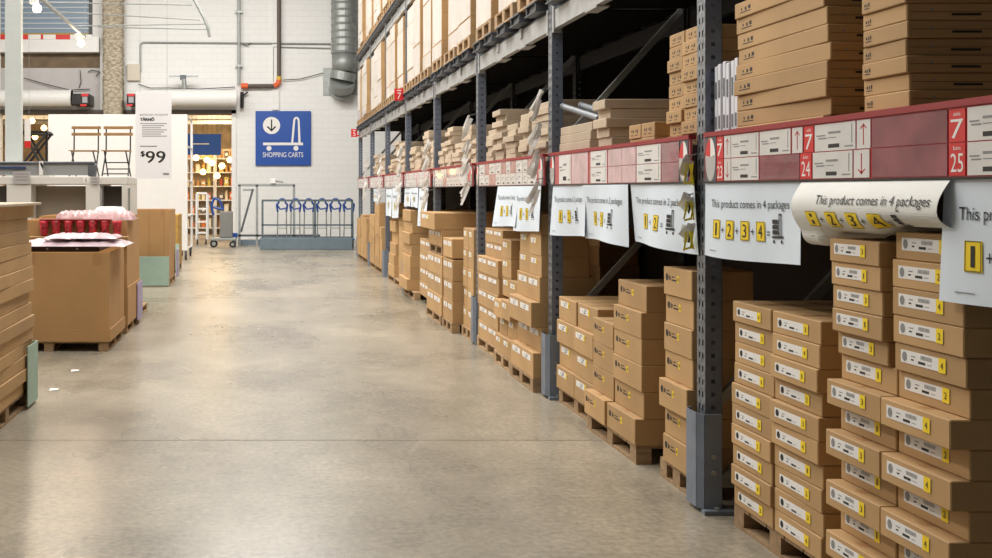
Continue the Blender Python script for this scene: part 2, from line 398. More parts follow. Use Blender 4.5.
# ---------------------------------------------------------------- price rails with cards
SZ0, SZ1 = 1.637, 1.86
def rail(k):
    y0, y1 = P[k]+.102, P[k+1]-.08
    X = RX-.035
    w_ = 'above the nearest lower bay' if k == 0 else 'between the %s and %s rack posts' % (['','nearest','second','third','fourth','fifth','sixth','seventh','eighth'][k], ['','','second','third','fourth','fifth','sixth','seventh','farthest'][k+1])
    T = empty('price_rail', (0,0,0), 'red shelf-edge price rail with white cards ' + w_, 'price rail', 'shelf-edge price rails')
    mb = MB(); mb.box(X, X+.012, y0, y1, SZ0, SZ1, REDS if k == 0 else mat('rail_red_faded', (.50, .10, .11), .4))
    mb.box(X-.008, X+.033, y0, y1, SZ1, SZ1+.022, mat('rail_lip_red', (.30,.008,.012), .45))
    mb.box(X+.012, X+.03, y0+.12, y1, SZ0+.02, SZ1-.02, REDS)
    mb.box(X-.004, X, y0, y1, SZ0-.003, SZ0+.004, BLACK); mb.build('rail', T)
    fn = lambda e: (lambda u, v: (X-e, u, v))          # u is world y here
    zm = (SZ0+SZ1)/2; zl, zh = SZ0+.006, SZ1-.004
    def card(ya, yb, lo, hi, kind):                     # ya far, yb near
        c_ = MB(); L = ya-yb
        g = lambda u, v: (X-.0035, ya-u, v)
        m_ = {'w': CARDW, 'm': MAUVE, 'p': MAUVEP, 'n': RED, 'a': CARDW}[kind[0]]
        c_.box(X-.003, X-.0005, yb+.003, ya-.003, lo+.002, hi-.002, m_)
        hh = hi-lo
        if kind[0] == 'w':
            c_.rect(L*.35, L*.65, lo+hh*.62, lo+hh*.70, g, GREYINK)
            c_.rect(L*.06, L*.28, lo+hh*.55, lo+hh*.60, g, GREYINK); c_.rect(L*.10, L*.32, lo+hh*.45, lo+hh*.50, g, GREYINK)
            c_.rect(L*.35, L*.55, lo+hh*.47, lo+hh*.50, g, GREYINK)
            c_.rect(L*.35, L*.62, lo+hh*.12, lo+hh*.26, g, INK); c_.rect(L*.74, L*.94, lo+hh*.12, lo+hh*.17, g, GREYINK)
            c_.rect(L*.90, L*.92, lo+hh*.25, lo+hh*.9, g, GREYINK)
        if kind[0] == 'a':
            up = 1 if kind == 'au' else -1; cm = (lo+hi)/2; s_ = hh*.36*up
            c_.rect(L*.47, L*.53, min(cm-s_,cm+s_), max(cm-s_,cm+s_), g, REDS)
            for sd in (-1, 1):
                c_.poly([(L*.5, cm+s_), (L*.5, cm+s_*.8), (L*(.5+.22*sd), cm+s_*.45), (L*(.5+.22*sd), cm+s_*.6)], g, REDS)
        if kind[0] == 'n':
            c_.text(kind[1:], L*.14, L*.86, lo+hh*.12, lo+hh*.68, g, WHITE)
            c_.text('aisle' if kind == 'n7' else 'bin', L*.3, L*.7, lo+hh*.78, lo+hh*.9, g, WHITE)
        if kind[0] in 'mp':
            pass
        c_.build({'w':'price_card','m':'empty_card_holder','p':'empty_card_holder','n':'bin_number','a':'arrow_card'}[kind[0]], T)
    def py(px): return RX*.983*F/(px-VX)
    def both(a, b_, k1, k2):
        card(py(a), py(b_), zm, zh, k1); card(py(a), py(b_), zl, zm, k2)
    def disc(yc):
        d = MB(); g = lambda e: (lambda u, v: (X-e, yc-u, v)); zc = zm
        d.box(X-.003, X-.0005, yc-.062, yc+.062, SZ0+.004, SZ1-.003, DKMET)
        d.oval(0, zc, .057, .106, g(.0040), mat('disc_grey', (.50,.47,.45), .25, coat=.5), 28)
        d.oval(0, zc+.012, .055, .090, g(.0046), WHITE, 14, .1, math.pi/2); d.oval(0, zc+.012, .055, .090, g(.0046), RED, 14, math.pi/2, math.pi-.1)
        d.build('round_sign', T)
    if k == 0:
        disc(5.125)
        both(716.5, 723.5, 'n7', 'n23'); both(724, 731, 'au', 'ad'); both(731, 759, 'w', 'w')
        card(py(759.5), py(791), zm, zh, 'w'); card(py(759.5), py(800), zl, zm, 'm'); card(py(792), py(803), zm, zh, 'au')
        card(py(804), py(814), zm, zh, 'n7'); card(py(800), py(812), zl, zm, 'n24')
        card(py(814.5), py(856), zm, zh, 'w'); card(py(812.5), py(853), zl, zm, 'w'); card(py(856.5), py(871), zm, zh, 'au'); card(py(853.5), py(870), zl, zm, 'ad')
        both(871.5, 948, 'm', 'm'); both(948.5, 966, 'n7', 'n25'); both(967, 1015, 'w', 'w'); both(1016, 1060, 'w', 'm')
    elif k == 1:
        disc(5.458)
        disc(7.97)
        card(py(559), py(571), zl, zh, 'w'); card(py(571.5), py(588), zl, zh, 'p')
        both(590.5, 607, 'w', 'w'); both(608, 622, 'p', 'p'); both(622, 636, 'p', 'p'); both(636.5, 661, 'w', 'w'); both(661.5, 680, 'm', 'm')
    else:
        disc(y0+.085); disc(y1-.08)
        y = y1-.16; i = 0
        while y > y0+.3:
            L = R.uniform(.14, .30); e_ = max(y-L, y0+.18); q = 'wpwwp'[i % 5] if k > 1 else 'p'; i += 1
            card(y, e_, zm, zh, q); card(y, e_, zl, zm, R.choice(['w', 'p', 'w'])); y = e_-.003
for k in range(8): rail(k)

# ---------------------------------------------------------------- hanging signs
def cart_icon(mb, u, v, s, fn, big=1):
    mb.rect(u, u+s, v+.16*s, v+.26*s, fn, INK); mb.rect(u+.62*s, u+.68*s, v+.26*s, v+1.15*s, fn, INK); mb.rect(u+.80*s, u+.86*s, v+.26*s, v+1.15*s, fn, INK)
    mb.rect(u+.62*s, u+.86*s, v+1.12*s, v+1.19*s, fn, INK)
    for i in range(3): mb.rect(u+.05*s, u+.55*s, v+(.32+.22*i)*s, v+(.50+.22*i)*s, fn, INK)
    for q in (.15, .85): mb.oval(u+q*s, v+.02*s, .08*s, .08*s, fn, INK, 8)
def sign(yf, W, Hh, nums, seed, word, drop=0, curl=False, dx=0, tilt=0, label=''):
    rr = random.Random(seed); a1, a2 = rr.uniform(0, 6), rr.uniform(0, 6)
    zt = SZ0-.004-drop; X = RX-.030+dx
    def fn_(e):
        def f(u, v):                      # u along sign to the right, v from 0 (top) down negative
            t = -v/Hh
            if curl:                      # slack banner lying back over the boxes beneath it
                q = t*Hh; y = yf-u; k = min(max((y-4.04)/.10, 0), 1); k2 = min(max((y-3.67)/.08, 0), 1); lim = .158+.035*k2+.06*k; r_ = .05
                if q < lim-r_: x, z, nx, nz = 0, q, 1, 0
                elif q < lim-r_+r_*math.pi/2:
                    a = (q-(lim-r_))/r_; x, z, nx, nz = r_*(1-math.cos(a)), lim-r_+r_*math.sin(a), math.cos(a), math.sin(a)
                else: x, z, nx, nz = r_+q-(lim-r_+r_*math.pi/2), lim, 0, 1
                bul = -.045*math.sin(math.pi*min(q/.2, 1))
                return (X-.004+bul+x-e*nx, y, zt-z-e*nz*(-1 if nx == 0 and False else 1))
            x = X - .018*t*math.sin(a1+3*u/W*2) - .010*math.sin(a2+5*u/W)*t - tilt*t - e
            return (x, yf-u, zt + v - .012*t*math.sin(u/W*3+a1))
        return f
    nu, nv = 24, 44 if curl else 16; mb = MB()
    for e in (0, -.0015):
        f = fn_(e); vv = [f(W*i/nu, -Hh*j/nv) for j in range(nv+1) for i in range(nu+1)]
        ff = [(j*(nu+1)+i, j*(nu+1)+i+1, (j+1)*(nu+1)+i+1, (j+1)*(nu+1)+i) for j in range(nv) for i in range(nu)]
        mb.add(vv, ff, PAPER2 if curl else PAPER)
    f = fn_(.003); pr = mb
    if curl: pr.text('This product comes in %s packages' % word, W*.20, W*.96, -.098, -.052, f, INK)
    else: pr.text('This product comes in %s packages' % word, W*.09, W*.90, -Hh*.36, -Hh*.22, f, INK)
    HR = Hh; Hh = .235 if curl else Hh
    n = len(nums); s_ = W*.088; pit = W*(.152 if n > 2 else .20); u = W*(.12 if n > 2 else .24)
    for i, q in enumerate(nums):
        for j in range(8): pr.rect(u, u+s_*.95, -Hh*(.74-.03125*j), -Hh*(.74-.03125*(j+1)), f, YEL, 3)
        pr.text(q, u+s_*.26, u+s_*.68, -Hh*.70, -Hh*.53, fn_(.0045), INK)
        for (a_, b__, c_, d_) in ((.05,.90,.995,.97),(.05,.90,.02,.045),(.05,.08,.02,.99),(.87,.90,.02,.99)):
            pr.rect(u+s_*a_, u+s_*b__, -Hh*.74+Hh*.25*min(c_,d_), -Hh*.74+Hh*.25*max(c_,d_), fn_(.0042), INK)
        sy = '+' if i < n-1 else '='
        c_ = u+s_*.95+(pit-s_)*.5; pr.text(sy, c_-s_*.17, c_+s_*.17, -Hh*.66, -Hh*(.58 if sy == '+' else .61), f, INK); u += pit
    cart_icon(pr, u, -Hh*.74, s_*(.75 if curl else 1.25), f)
    pr.rect(W*.08, W*.17, -Hh*.915, -Hh*.905, f, GREYINK)
    tag(mb.build('paper_sign'), label, 'sign', 'paper package signs')
def yp(px, X=RX-.03): return X*F/(px-VX)
sign(yp(705.5), yp(705.5)-yp(801), .345, '1234', 1, '4', dx=.0, tilt=.0, label='white paper sign for 4 packages, just right of the nearest rack post')
sign(yp(803), yp(803)-yp(952), .43, '1234', 2, '4', curl=True, label='curled white paper sign bulging over the tallest labelled boxes')
sign(yp(943), .90, .375, '1234', 3, '4', dx=.004, label='white paper sign cut off by the right edge of the picture')
sign(yp(553), yp(553)-yp(586), .36, '12', 4, '2', label='white 2-packages sign nearest the second rack post, leftmost of three')
sign(yp(584), yp(584)-yp(629.5), .37, '12', 5, '2', dx=-.01, label='white 2-packages sign in the middle of three under the faded rail')
sign(yp(630.5), yp(630.5)-yp(694), .35, '12', 6, '2', label='white 2-packages sign beside yellow tapes on the nearest rack post')
sign(yp(499), .86, .36, '12', 7, '2', dx=-.01, tilt=.03, label='white sign hanging beyond the second rack post, farther of its pair')
sign(yp(518), .84, .37, '12', 8, '2', dx=-.02, tilt=.01, label='white sign hanging beyond the second rack post, nearer of its pair')
sign(16.55, .72, .29, '12', 9, '2', label='white sign hung just before the fifth rack post')
sign(15.80, .78, .29, '12', 10, '2', dx=-.01, label='white sign in the middle of the bay past the fourth post')
sign(15.00, .86, .54, '12', 11, '2', tilt=.02, label='white sign hung just beyond the fourth rack post')
sign(19.2, .95, .50, '12', 12, '2', label='white sign hung before the sixth rack post')
sign(18.1, .95, .50, '12', 13, '2', dx=-.01, label='white sign hung just beyond the fifth rack post')
sign(21.4, .95, .25, '12', 14, '2', label='white sign hung between the sixth and seventh rack posts')

# ---------------------------------------------------------------- cartons
CM = {}
def carton_mesh(W, D, Hh, style, cm, long_tape=True):
    """W along y, D along x (into rack), origin at the centre of the base"""
    key = (round(W,3), round(D,3), round(Hh,3), style, cm.name)
    if key in CM: return CM[key]
    mb = MB(); x0, x1, y0, y1 = -D/2, D/2, -W/2, W/2
    mb.bbox(x0, x1, y0, y1, 0, Hh, cm, .0035)
    e = .0007
    mb.box(x0+.02, x1-.02, -.024, .024, Hh-.0005, Hh+.0004, TAPE)            # tape along the top seam
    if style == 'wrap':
        mb.box(x0-.002, x0-.0002, y0+.006, y1-.006, .010, Hh-.008, GLARE)  # pale panel paints the film's glare on this face alone
    if style in ('flat', 'wrap'):
        mb.rect(x0+.01, x1-.01, Hh*.5-.0012, Hh*.5+.0012, lambda u, v: (u, y0-e, v), SEAM)
    if style == 'flat' or style == 'inkflat':
        g = lambda u, v: (x0-e, y1-u, v)
        mb.oval(W*.09, Hh*.52, Hh*.09, Hh*.10, g, INK, 8); mb.rect(W*.13, W*.15, Hh*.4, Hh*.62, g, INK); mb.rect(W*.17, W*.20, Hh*.42, Hh*.66, g, INK); mb.rect(W*.07, W*.20, Hh*.28, Hh*.34, g, INK)
        g = lambda u, v: (x0+u, y0-e, v)
        mb.rect(D*.18, D*.30, Hh*.28, Hh*.42, g, INK); mb.rect(D*.46, D*.60, Hh*.5, Hh*.62, g, INK); mb.rect(D*.48, D*.66, Hh*.25, Hh*.33, g, INK)
        mb.oval(D*.10, Hh*.6, .005, .005, g, GREYINK, 8)
    if style == 'small':
        g = lambda u, v: (x0-e, y1-u, v)
        for q in (.25, .6):
            mb.oval(W*q, Hh*.55, Hh*.10, Hh*.10, g, INK, 8); mb.rect(W*(q+.10), W*(q+.16), Hh*.40, Hh*.66, g, INK); mb.rect(W*(q-.05), W*(q+.12), Hh*.22, Hh*.28, g, INK)
    if style == 'ink':
        g = lambda u, v: (x0-e, y1-u, v); h0 = Hh-.055
        mb.oval(W*.12, h0, .018, .020, g, INK, 14)
        mb.rect(W*.19, W*.22, h0-.014, h0+.012, g, INK); mb.rect(W*.235, W*.26, h0-.012, h0+.008, g, INK)
        mb.rect(W*.29, W*.46, h0-.016, h0-.008, g, INK); mb.rect(W*.30, W*.40, h0+.002, h0+.008, g, INK)
        mb.rect(W*.50, W*.56, h0-.022, h0+.016, g, YEL); mb.rect(W*.515, W*.545, h0-.012, h0+.006, g, INK)
    CM[key] = mb.mesh('cardboard_box'); return CM[key]
LM = {}
def label_mesh(W, D, Hh, style, num):
    key = (round(W,3), round(D,3), round(Hh,3), style, num)
    if key in LM: return LM[key]
    mb = MB(); X = -D/2-.0005; y1 = W/2
    g = lambda e: (lambda u, v: (X-e, y1-u, v))
    def lab(u0, u1, v0, v1, oval, yel):
        L = u1-u0; h = v1-v0
        mb.box(X-.001, X, y1-u1, y1-u0, v0, v1, WHITE)
        q = g(.0015)
        if oval: mb.oval(u0+L*.09, (v0+v1)/2, L*.055, h*.38, q, INK if oval == 1 else GREYINK, 16)
        mb.rect(u0+L*.24, u0+L*.34, v0+h*.6, v0+h*.68, q, GREYINK); mb.rect(u0+L*.24, u0+L*.30, v0+h*.3, v0+h*.42, q, INK)
        mb.rect(u0+L*.40, u0+L*.56, v0+h*.18, v0+h*.38, q, INK); mb.rect(u0+L*.60, u0+L*.70, v0+h*.25, v0+h*.30, q, GREYINK)
        if oval != 1:
            for i in range(9): mb.rect(u0+L*(.46+.028*i), u0+L*(.46+.028*i+.016), v0+h*.55, v0+h*.85, q, GREYINK)
        if yel:
            mb.rect(u1-L*.15, u1, v0-h*.06, v1+h*.04, g(.0022), YEL)
            mb.text(num, u1-L*.105, u1-L*.05, v0+h*.22, v0+h*.72, g(.003), INK)
    if style == 'label': lab(W*.12, W*.76, Hh*.30, Hh*.72, 1, True)
    if style == 'labelb': lab(W*.10, W*.74, Hh*.34, Hh*.80, 2, True)
    if style == 'white2':
        for c_ in (.08, .54): lab(W*c_, W*(c_+.36), Hh*.62, Hh*.85, 0, False)
    if style == 'white1': lab(W*.12, W*.62, Hh*.60, Hh*.84, 0, True)
    LM[key] = mb.mesh('shipping_label'); return LM[key]
NB = [0]
def carton(xf, D, yn, yf, z, Hh, style, cm, label, group, num='1', jx=.006, jr=.6, gap=.0012):
    W = yf-yn
    o = link('cardboard_box', carton_mesh(W, D, Hh-gap, style, cm), None, (xf+D/2+R.uniform(-jx, jx), (yn+yf)/2, z), math.radians(R.uniform(-jr, jr)))
    tag(o, label, 'box', group)
    if style in ('label', 'labelb', 'white2', 'white1'):
        link('shipping_label', label_mesh(W, D, Hh-gap, style, num), o)
    NB[0] += 1; return o
def pallet(x0, x1, y0, y1, z, label, h=.11, bar='x'):
    mb = MB(); t = .018
    n = max(3, int((y1-y0)/.14))
    for i in range(n):
        a = y0 + (y1-y0)*i/n; mb.box(x0, x1, a+.006, a+(y1-y0)/n-.006, z+h-t, z+h, WOOD)
    for q in (0, .5, 1):
        xx = x0 + (x1-x0-.09)*q
        for p_ in (0, .5, 1):
            yy = y0 + (y1-y0-.10)*p_; mb.box(xx, xx+.09, yy, yy+.10, z+t, z+h-t, WOOD)
        mb.box(xx, xx+.09, y0, y1, z, z+t, WOOD)
    return tag(mb.build('wooden_pallet'), label, 'pallet', 'wooden pallets')
def stack(where, xf, D, yn, yf, z0, rows, h, style, cm=CARD, kind='brown carton', group=None, alt=None, nums='1234', jx=.006, jr=.6, jy=0, **kw):
    for r in range(rows):
        k = rows-1-r; dx = alt[r % len(alt)] if alt else 0
        q = R.uniform(-jy, jy)
        carton(xf+dx, D, yn+q, yf+q, z0+r*h, h, style, cm, '%s, %s, %s' % (kind, fromtop(k), where), group or 'boxes in the '+where, nums[r % len(nums)], jx, jr, **kw)

# --- lowest level, nearest bay
PT = .11
pallet(2.23, 3.2, 4.22, 5.03, 0, 'wooden pallet right of the nearest rack post, under flat labelled boxes')
stack('far column right of nearest post', 2.215, .50, 4.625, 5.015, PT, 10, .0965, 'label', kind='flat labelled carton', nums='3412', jx=.012, jr=1.0)
stack('near column right of nearest post', 2.215, .50, 4.215, 4.615, PT, 10, .0965, 'label', kind='flat labelled carton', nums='4321', jx=.016, jr=1.0)
pallet(2.22, 3.2, 3.30, 4.10, 0, 'wooden pallet in the bottom right corner under the tallest labelled boxes')
ALT = [2.15, 2.21]
for r in range(14):
    h = .0965; z0 = .105
    top = r >= 9
    for c_, (yn, yf, nm) in enumerate([(3.70, 4.055, 'far column'), (3.315, 3.69, 'near column')]):
        xf = ALT[(r+1) % 2] if not top else 2.165+R.uniform(-.01, .02)+.02*c_
        if r == 9 and c_ == 0: xf = 2.2
        if top and c_ == 0: yn_, yf_ = yn+.03, yf
        else: yn_, yf_ = yn, yf
        hh_ = .0885 if top and c_ == 0 else h
        carton(xf, .62, yn_, yf_, z0+(r*h if not top else 9*h+(r-9)*hh_), hh_, 'labelb', CARD, 'barcode-labelled carton, %s, %s of the tall stack at right edge' % (fromtop(13-r), nm), 'boxes of the tall stack at the right edge', str(1+(r*2+c_) % 4), .004, .4)
# --- second bay (nearest post to second post)
pallet(2.21, 3.2, 7.1, 7.98, 0, 'wooden pallet beside the second rack post guard')
for cc, (a, b_) in enumerate(((7.535, 7.985), (7.075, 7.525))):
    stack('%s column beside the second post guard' % ('far', 'near')[cc], 2.20, .9, a, b_, PT, 4, .172, 'white1', kind='white-labelled carton', jx=.012, alt=[0, .01, -.015, .02])
pallet(2.15, 3.15, 6.14, 7.08, 0, 'wooden pallet under the low and middle plain stacks')
stack('low stack in second bay middle', 2.185, .55, 6.655, 7.07, PT, 4, .16, 'ink', kind='brown carton', alt=[-.05, 0, .0, .0])
stack('tall middle stack in second bay', 2.185, .50, 6.14, 6.64, PT, 6, .155, 'ink', kind='brown carton', alt=[-.05, 0, 0, 0.0, 0, .02], jx=.008)
pallet(2.20, 3.15, 5.43, 5.9, 0, 'wooden pallet just behind the nearest rack post guard')
stack('stack behind the nearest post', 2.185, .32, 5.44, 5.82, PT, 7, .153, 'ink', kind='brown carton', alt=[0, .02, -.02, .01, .0, .02, .01], jx=.008)

# --- third bay
pallet(2.16, 3.2, 9.9, 10.85, 0, 'wooden pallet just beyond which the third post stands')
stack('lower boxes beside the third post', 2.17, .8, 9.9, 10.84, PT, 5, .165, 'white2', kind='wide labelled carton')
stack('upper boxes beside the third post', 2.24, .8, 10.0, 10.82, PT+.825, 2, .14, 'white2', kind='wide labelled carton')
pallet(2.12, 3.2, 9.15, 9.86, 0, 'wooden pallet in the middle of the third bay')
stack('stack in third bay middle', 2.13, .7, 9.52, 9.86, PT, 3, .16, 'white1', kind='labelled carton', alt=[0, .05, -.01])
stack('near stack in third bay middle', 2.13, .7, 9.16, 9.50, PT, 4, .17, 'white1', kind='labelled carton', alt=[0, .04, -.02, .06])
stack('deep stack in third bay middle', 2.90, .35, 9.2, 9.8, PT, 7, .165, 'plain', kind='plain carton')
stack('top pair in third bay middle', 2.20, .6, 9.50, 9.86, PT+.51, 3, .175, 'white1', kind='labelled carton')
pallet(2.10, 3.2, 8.32, 9.12, 0, 'wooden pallet beyond the second rack post guard')
stack('wide stack beyond the second post', 2.11, .45, 8.34, 9.10, PT, 4, .20, 'white2', kind='wide labelled carton', alt=[0, .06, -.02, .05])
stack('far upper boxes beyond second post', 2.18, .38, 8.72, 9.08, PT+.80, 3, .17, 'white1', kind='labelled carton')
stack('near upper boxes beyond second post', 2.17, .38, 8.34, 8.70, PT+.80, 3, .165, 'white1', kind='labelled carton')

# --- fourth bay
pallet(2.05, 3.1, 12.45, 13.6, 0, 'wooden pallet under the stack topped by a wide box')
stack('lower stack before the fourth post', 2.06, .8, 12.45, 13.55, PT, 3, .235, 'white2', kind='large labelled carton')
pallet(2.08, 3.0, 12.5, 13.5, PT+.705, 'wooden pallet raised between two layers of large labelled boxes')
stack('raised layer before the fourth post', 2.07, .8, 12.5, 13.5, PT*2+.705, 1, .20, 'white2', kind='labelled carton')
carton(1.98, 1.05, 12.5, 13.6, PT*2+.907, .20, 'white1', CARD, 'wide brown carton lying across the top of the fourth bay stack', 'boxes in fourth bay')
pallet(2.06, 3.1, 11.75, 12.40, 0, 'wooden pallet in the middle of the fourth bay')
stack('middle stack of the fourth bay', 2.07, .7, 11.78, 12.38, PT, 3, .235, 'white2', kind='large labelled carton')
stack('middle top of the fourth bay', 2.07, .7, 11.82, 12.38, PT+.72, 1, .22, 'white2', kind='large labelled carton')
pallet(2.16, 3.1, 11.12, 11.70, 0, 'wooden pallet just beyond the third rack post')
for cc, (a, b_) in enumerate(((11.42, 11.70), (11.12, 11.40))):
    stack('%s column just beyond third post' % ('far', 'near')[cc], 2.18, .8, a, b_, PT, 5, .215, 'white1', kind='square labelled carton')
# --- farther bays
pallet(2.14, 3.2, 15.3, 16.5, 0, 'wooden pallet just before the fifth rack post')
stack('tall stack before the fifth post', 2.12, .95, 15.6, 16.5, PT, 7, .17, 'plain', kind='plain carton', alt=[-.05, 0, 0, .02, -.01, .03, 0])
stack('stack beyond the fourth post', 2.2, .9, 14.1, 15.2, PT, 4, .2, 'white2', kind='labelled carton')
stack('slim stack beyond the fifth post', 2.17, .8, 18.0, 18.8, PT, 5, .19, 'plain', kind='plain carton', alt=[0, 0, .03, .06, .02])
stack('stack just beyond the fifth post', 2.22, .8, 16.95, 17.8, PT, 6, .18, 'plain', kind='plain carton')
pallet(2.16, 3.2, 16.95, 18.85, 0, 'wooden pallet beyond the fifth rack post')
for q, (a, b_, hgt, n) in enumerate([(21.2, 22.1, 1.1, 5), (20.2, 21.0, 1.35, 6), (19.8, 20.1, .9, 4)]):
    stack('%s stack between sixth and seventh posts' % ('farthest', 'middle', 'nearest')[q], 2.15, .7, a, b_, PT, n, (hgt-PT)/n, 'plain', kind='plain carton')
pallet(2.16, 3.2, 19.8, 22.1, 0, 'wooden pallet between the sixth and seventh rack posts')
for q, (a, b_, hgt, n) in enumerate([(24.1, 24.95, .95, 4), (23.2, 23.9, 1.05, 4), (22.6, 23.1, 1.0, 5)]):
    stack('%s stack before the farthest post' % ('farthest', 'middle', 'nearest')[q], 2.13, .7, a, b_, PT, n, (hgt-PT)/n, 'plain', kind='plain carton')
pallet(2.16, 3.2, 22.6, 24.95, 0, 'wooden pallet beside the farthest rack post')

# --- shelf level: nearest bay
SD = 1.822
for r in range(10):
    q = R.uniform(-.02, .02); carton(2.195+R.uniform(0, .015), .62, 4.15+q, 4.95+q*.3, SD+.001+r*.072, .072, 'flat', CARD, 'long flat carton, %s, left pile on the nearest shelf' % fromtop(9-r), 'left pile on the nearest shelf', jr=1.0, jx=.003)
for r in range(9):
    q = R.uniform(-.02, .02); carton(2.19+abs(q), .85, 3.61+q, 3.88+q, SD+.001+r*.060, .060, 'flat', CARD, 'narrow flat carton, %s, right pile on the nearest shelf' % fromtop(8-r), 'right pile on the nearest shelf', jr=1.0, jx=.003)
for i in range(6):
    y = 4.985 + i*.046; hh = .405 - .007*(i % 3) - .01*i*0
    mb = MB(); PN_ = mat('white_panel', (.72,.73,.78), .5)
    if y+.038 > 5.27: continue
    mb.bbox(0, .40, y, y+.034, SD, SD+hh, PN_, .003)
    g = lambda u, v: (-.0008, u, v)
    mb.rect(y+.008, y+.026, SD+hh*.58, SD+hh*.80, g, DKMET); mb.rect(y+.008, y+.026, SD+hh*.2, SD+hh*.36, g, DKMET)
    o = mb.build('white_flat_pack'); o.location.x = 2.225 + .004*(i % 2)
    tag(o, 'thin white flat pack standing upright, %s from the nearest rack post' % ['sixth','fifth','fourth','third','second','first'][i], 'flat pack', 'white flat packs standing on shelf')
# --- shelf level: second bay
for cc, (a, b_) in enumerate(((5.615, 5.825), (5.40, 5.61))):
    stack('%s column left of nearest post, on shelf' % ('far', 'near')[cc], 2.215, .5, a, b_, SD, 9, .070, 'small', kind='small carton', jx=.012, jr=1.5)
for cc, (a, b_) in enumerate(((6.235, 6.44), (6.02, 6.23))):
    stack('%s of the low shelf pair' % ('far side', 'near side')[cc], 2.215, .45, a, b_, SD, 2, .085, 'small', kind='small carton', jx=.004)
stack('long dark pile on second bay shelf', 2.215, .95, 6.86, 7.12, SD, 6, .062, 'plain', CARDP, kind='long flat carton', alt=[-.0, .02, .01, -.01, .02, -.01], jr=1.5)
stack('left pile on second bay shelf', 2.215, .8, 7.22, 7.98, SD, 4, .062, 'plain', CARDP, kind='flat pale carton', jx=.012, jr=1.5)
for i in range(2):
    a = Vector((2.25+.10*i, 8.0-.12*i, 2.235)); b_ = Vector((2.30+.10*i, 7.3-.1*i, 2.098)); mb = MB(); TG = mat('tube_grey', (.20,.22,.25), .5); mb.tube(a, b_, .022, TG, 14); mb.tube(a, a+(b_-a)*.03, .026, TG, 14)
    tag(mb.build('metal_tube'), 'grey metal tube resting on the pale flat boxes, %s one' % ('left', 'right')[i], 'tube', 'metal tubes on the shelf')
# --- shelf level: farther bays
def flatpiles(spec, where):
    for i, (a, b_, top) in enumerate(spec):
        n = int((top-SD)/.055); nm = ['farthest', 'second farthest', 'middle', 'second nearest', 'nearest'][i if len(spec) == 5 else [0, 2, 4, 3][i]] if len(spec) != 4 else ['farthest', 'second farthest', 'second nearest', 'nearest'][i]
        for r in range(n):
            L = b_-a; q = R.uniform(-.03, .03)
            carton(2.215+R.uniform(0, .05), .75, a+.035, b_-.035, SD+r*.055, .055, 'plain', CARDP, 'pale flat carton, %s, %s pile on %s' % (fromtop(n-1-r) if n-1-r < 16 else 'lowest', nm, where), 'flat boxes on '+where, jr=2.2, jx=.015)
flatpiles([(10.48, 10.85, 2.24), (9.98, 10.45, 2.38), (9.50, 9.94, 2.22), (8.98, 9.38, 2.28), (8.30, 8.90, 2.34)], 'third bay shelf')
flatpiles([(13.25, 13.7, 2.22), (12.75, 13.2, 2.38), (12.1, 12.7, 2.18), (11.5, 12.05, 2.35), (11.12, 11.45, 2.25)], 'fourth bay shelf')
flatpiles([(15.9, 16.5, 2.3), (15.2, 15.85, 2.2), (14.5, 15.1, 2.45), (13.95, 14.4, 2.35)], 'fifth bay shelf')
flatpiles([(18.6, 19.3, 2.2), (17.8, 18.5, 2.45), (17.0, 17.7, 2.4)], 'sixth bay shelf')
flatpiles([(21.2, 22.1, 2.35), (19.8, 20.9, 2.3)], 'seventh bay shelf')

# --- pallets with film-wrapped boxes on the upper levels
def tallstack(k, i, z, lvl, hs):
    y0, y1 = P[k]+.13, P[k+1]-.03; n = 3; s = (y1-y0)/n
    yn = y0+s*i; yf = yn+s-.17
    bayn = ['', 'first', 'second', 'third', 'fourth', 'fifth', 'sixth', 'seventh', 'eighth'][k+1]
    pos = ['near', 'middle', 'far'][i]
    where = '%s pallet, %s level of %s bay' % (pos, lvl, bayn)
    pallet(2.13, 3.15, yn, yf, z, 'wooden pallet in %s place on %s level of %s bay' % (pos, lvl, bayn), h=.13)
    zz = z+.132; dx = R.uniform(-.03, .05)
    for j, h in enumerate(hs):
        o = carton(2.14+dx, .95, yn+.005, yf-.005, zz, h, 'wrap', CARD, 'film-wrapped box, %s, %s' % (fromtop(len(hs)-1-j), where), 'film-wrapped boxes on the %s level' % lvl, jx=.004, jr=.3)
        zz += h
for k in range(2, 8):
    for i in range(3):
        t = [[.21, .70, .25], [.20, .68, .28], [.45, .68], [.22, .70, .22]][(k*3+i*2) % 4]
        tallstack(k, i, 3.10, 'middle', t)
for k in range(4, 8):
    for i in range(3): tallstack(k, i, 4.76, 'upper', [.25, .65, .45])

# red aisle flags
for y, nn, ll in ((16.50, '7', 'small red sign with a white 7 on the middle beam'), (25.0, '5', 'small red sign at the far end of the rack')):
    mb = MB(); xa, xb = RX-.20, RX-.05; zz = 3.0 if nn == '7' else PZ(137, 25)
    mb.box(xa, xb, y, y+.01, zz, zz+.19, RED)
    mb.text(nn, xa+.045, xb-.045, zz+.025, zz+.125, lambda u, v: (u, y-.002, v), WHITE); mb.rect(xa+.04, xb-.04, zz+.15, zz+.165, lambda u, v: (u, y-.002, v), WHITE)
    mb.box(xb, RX+.0, y+.001, y+.008, zz+.02, zz+.05, RED)
    tag(mb.build('aisle_number_sign'), ll, 'sign')

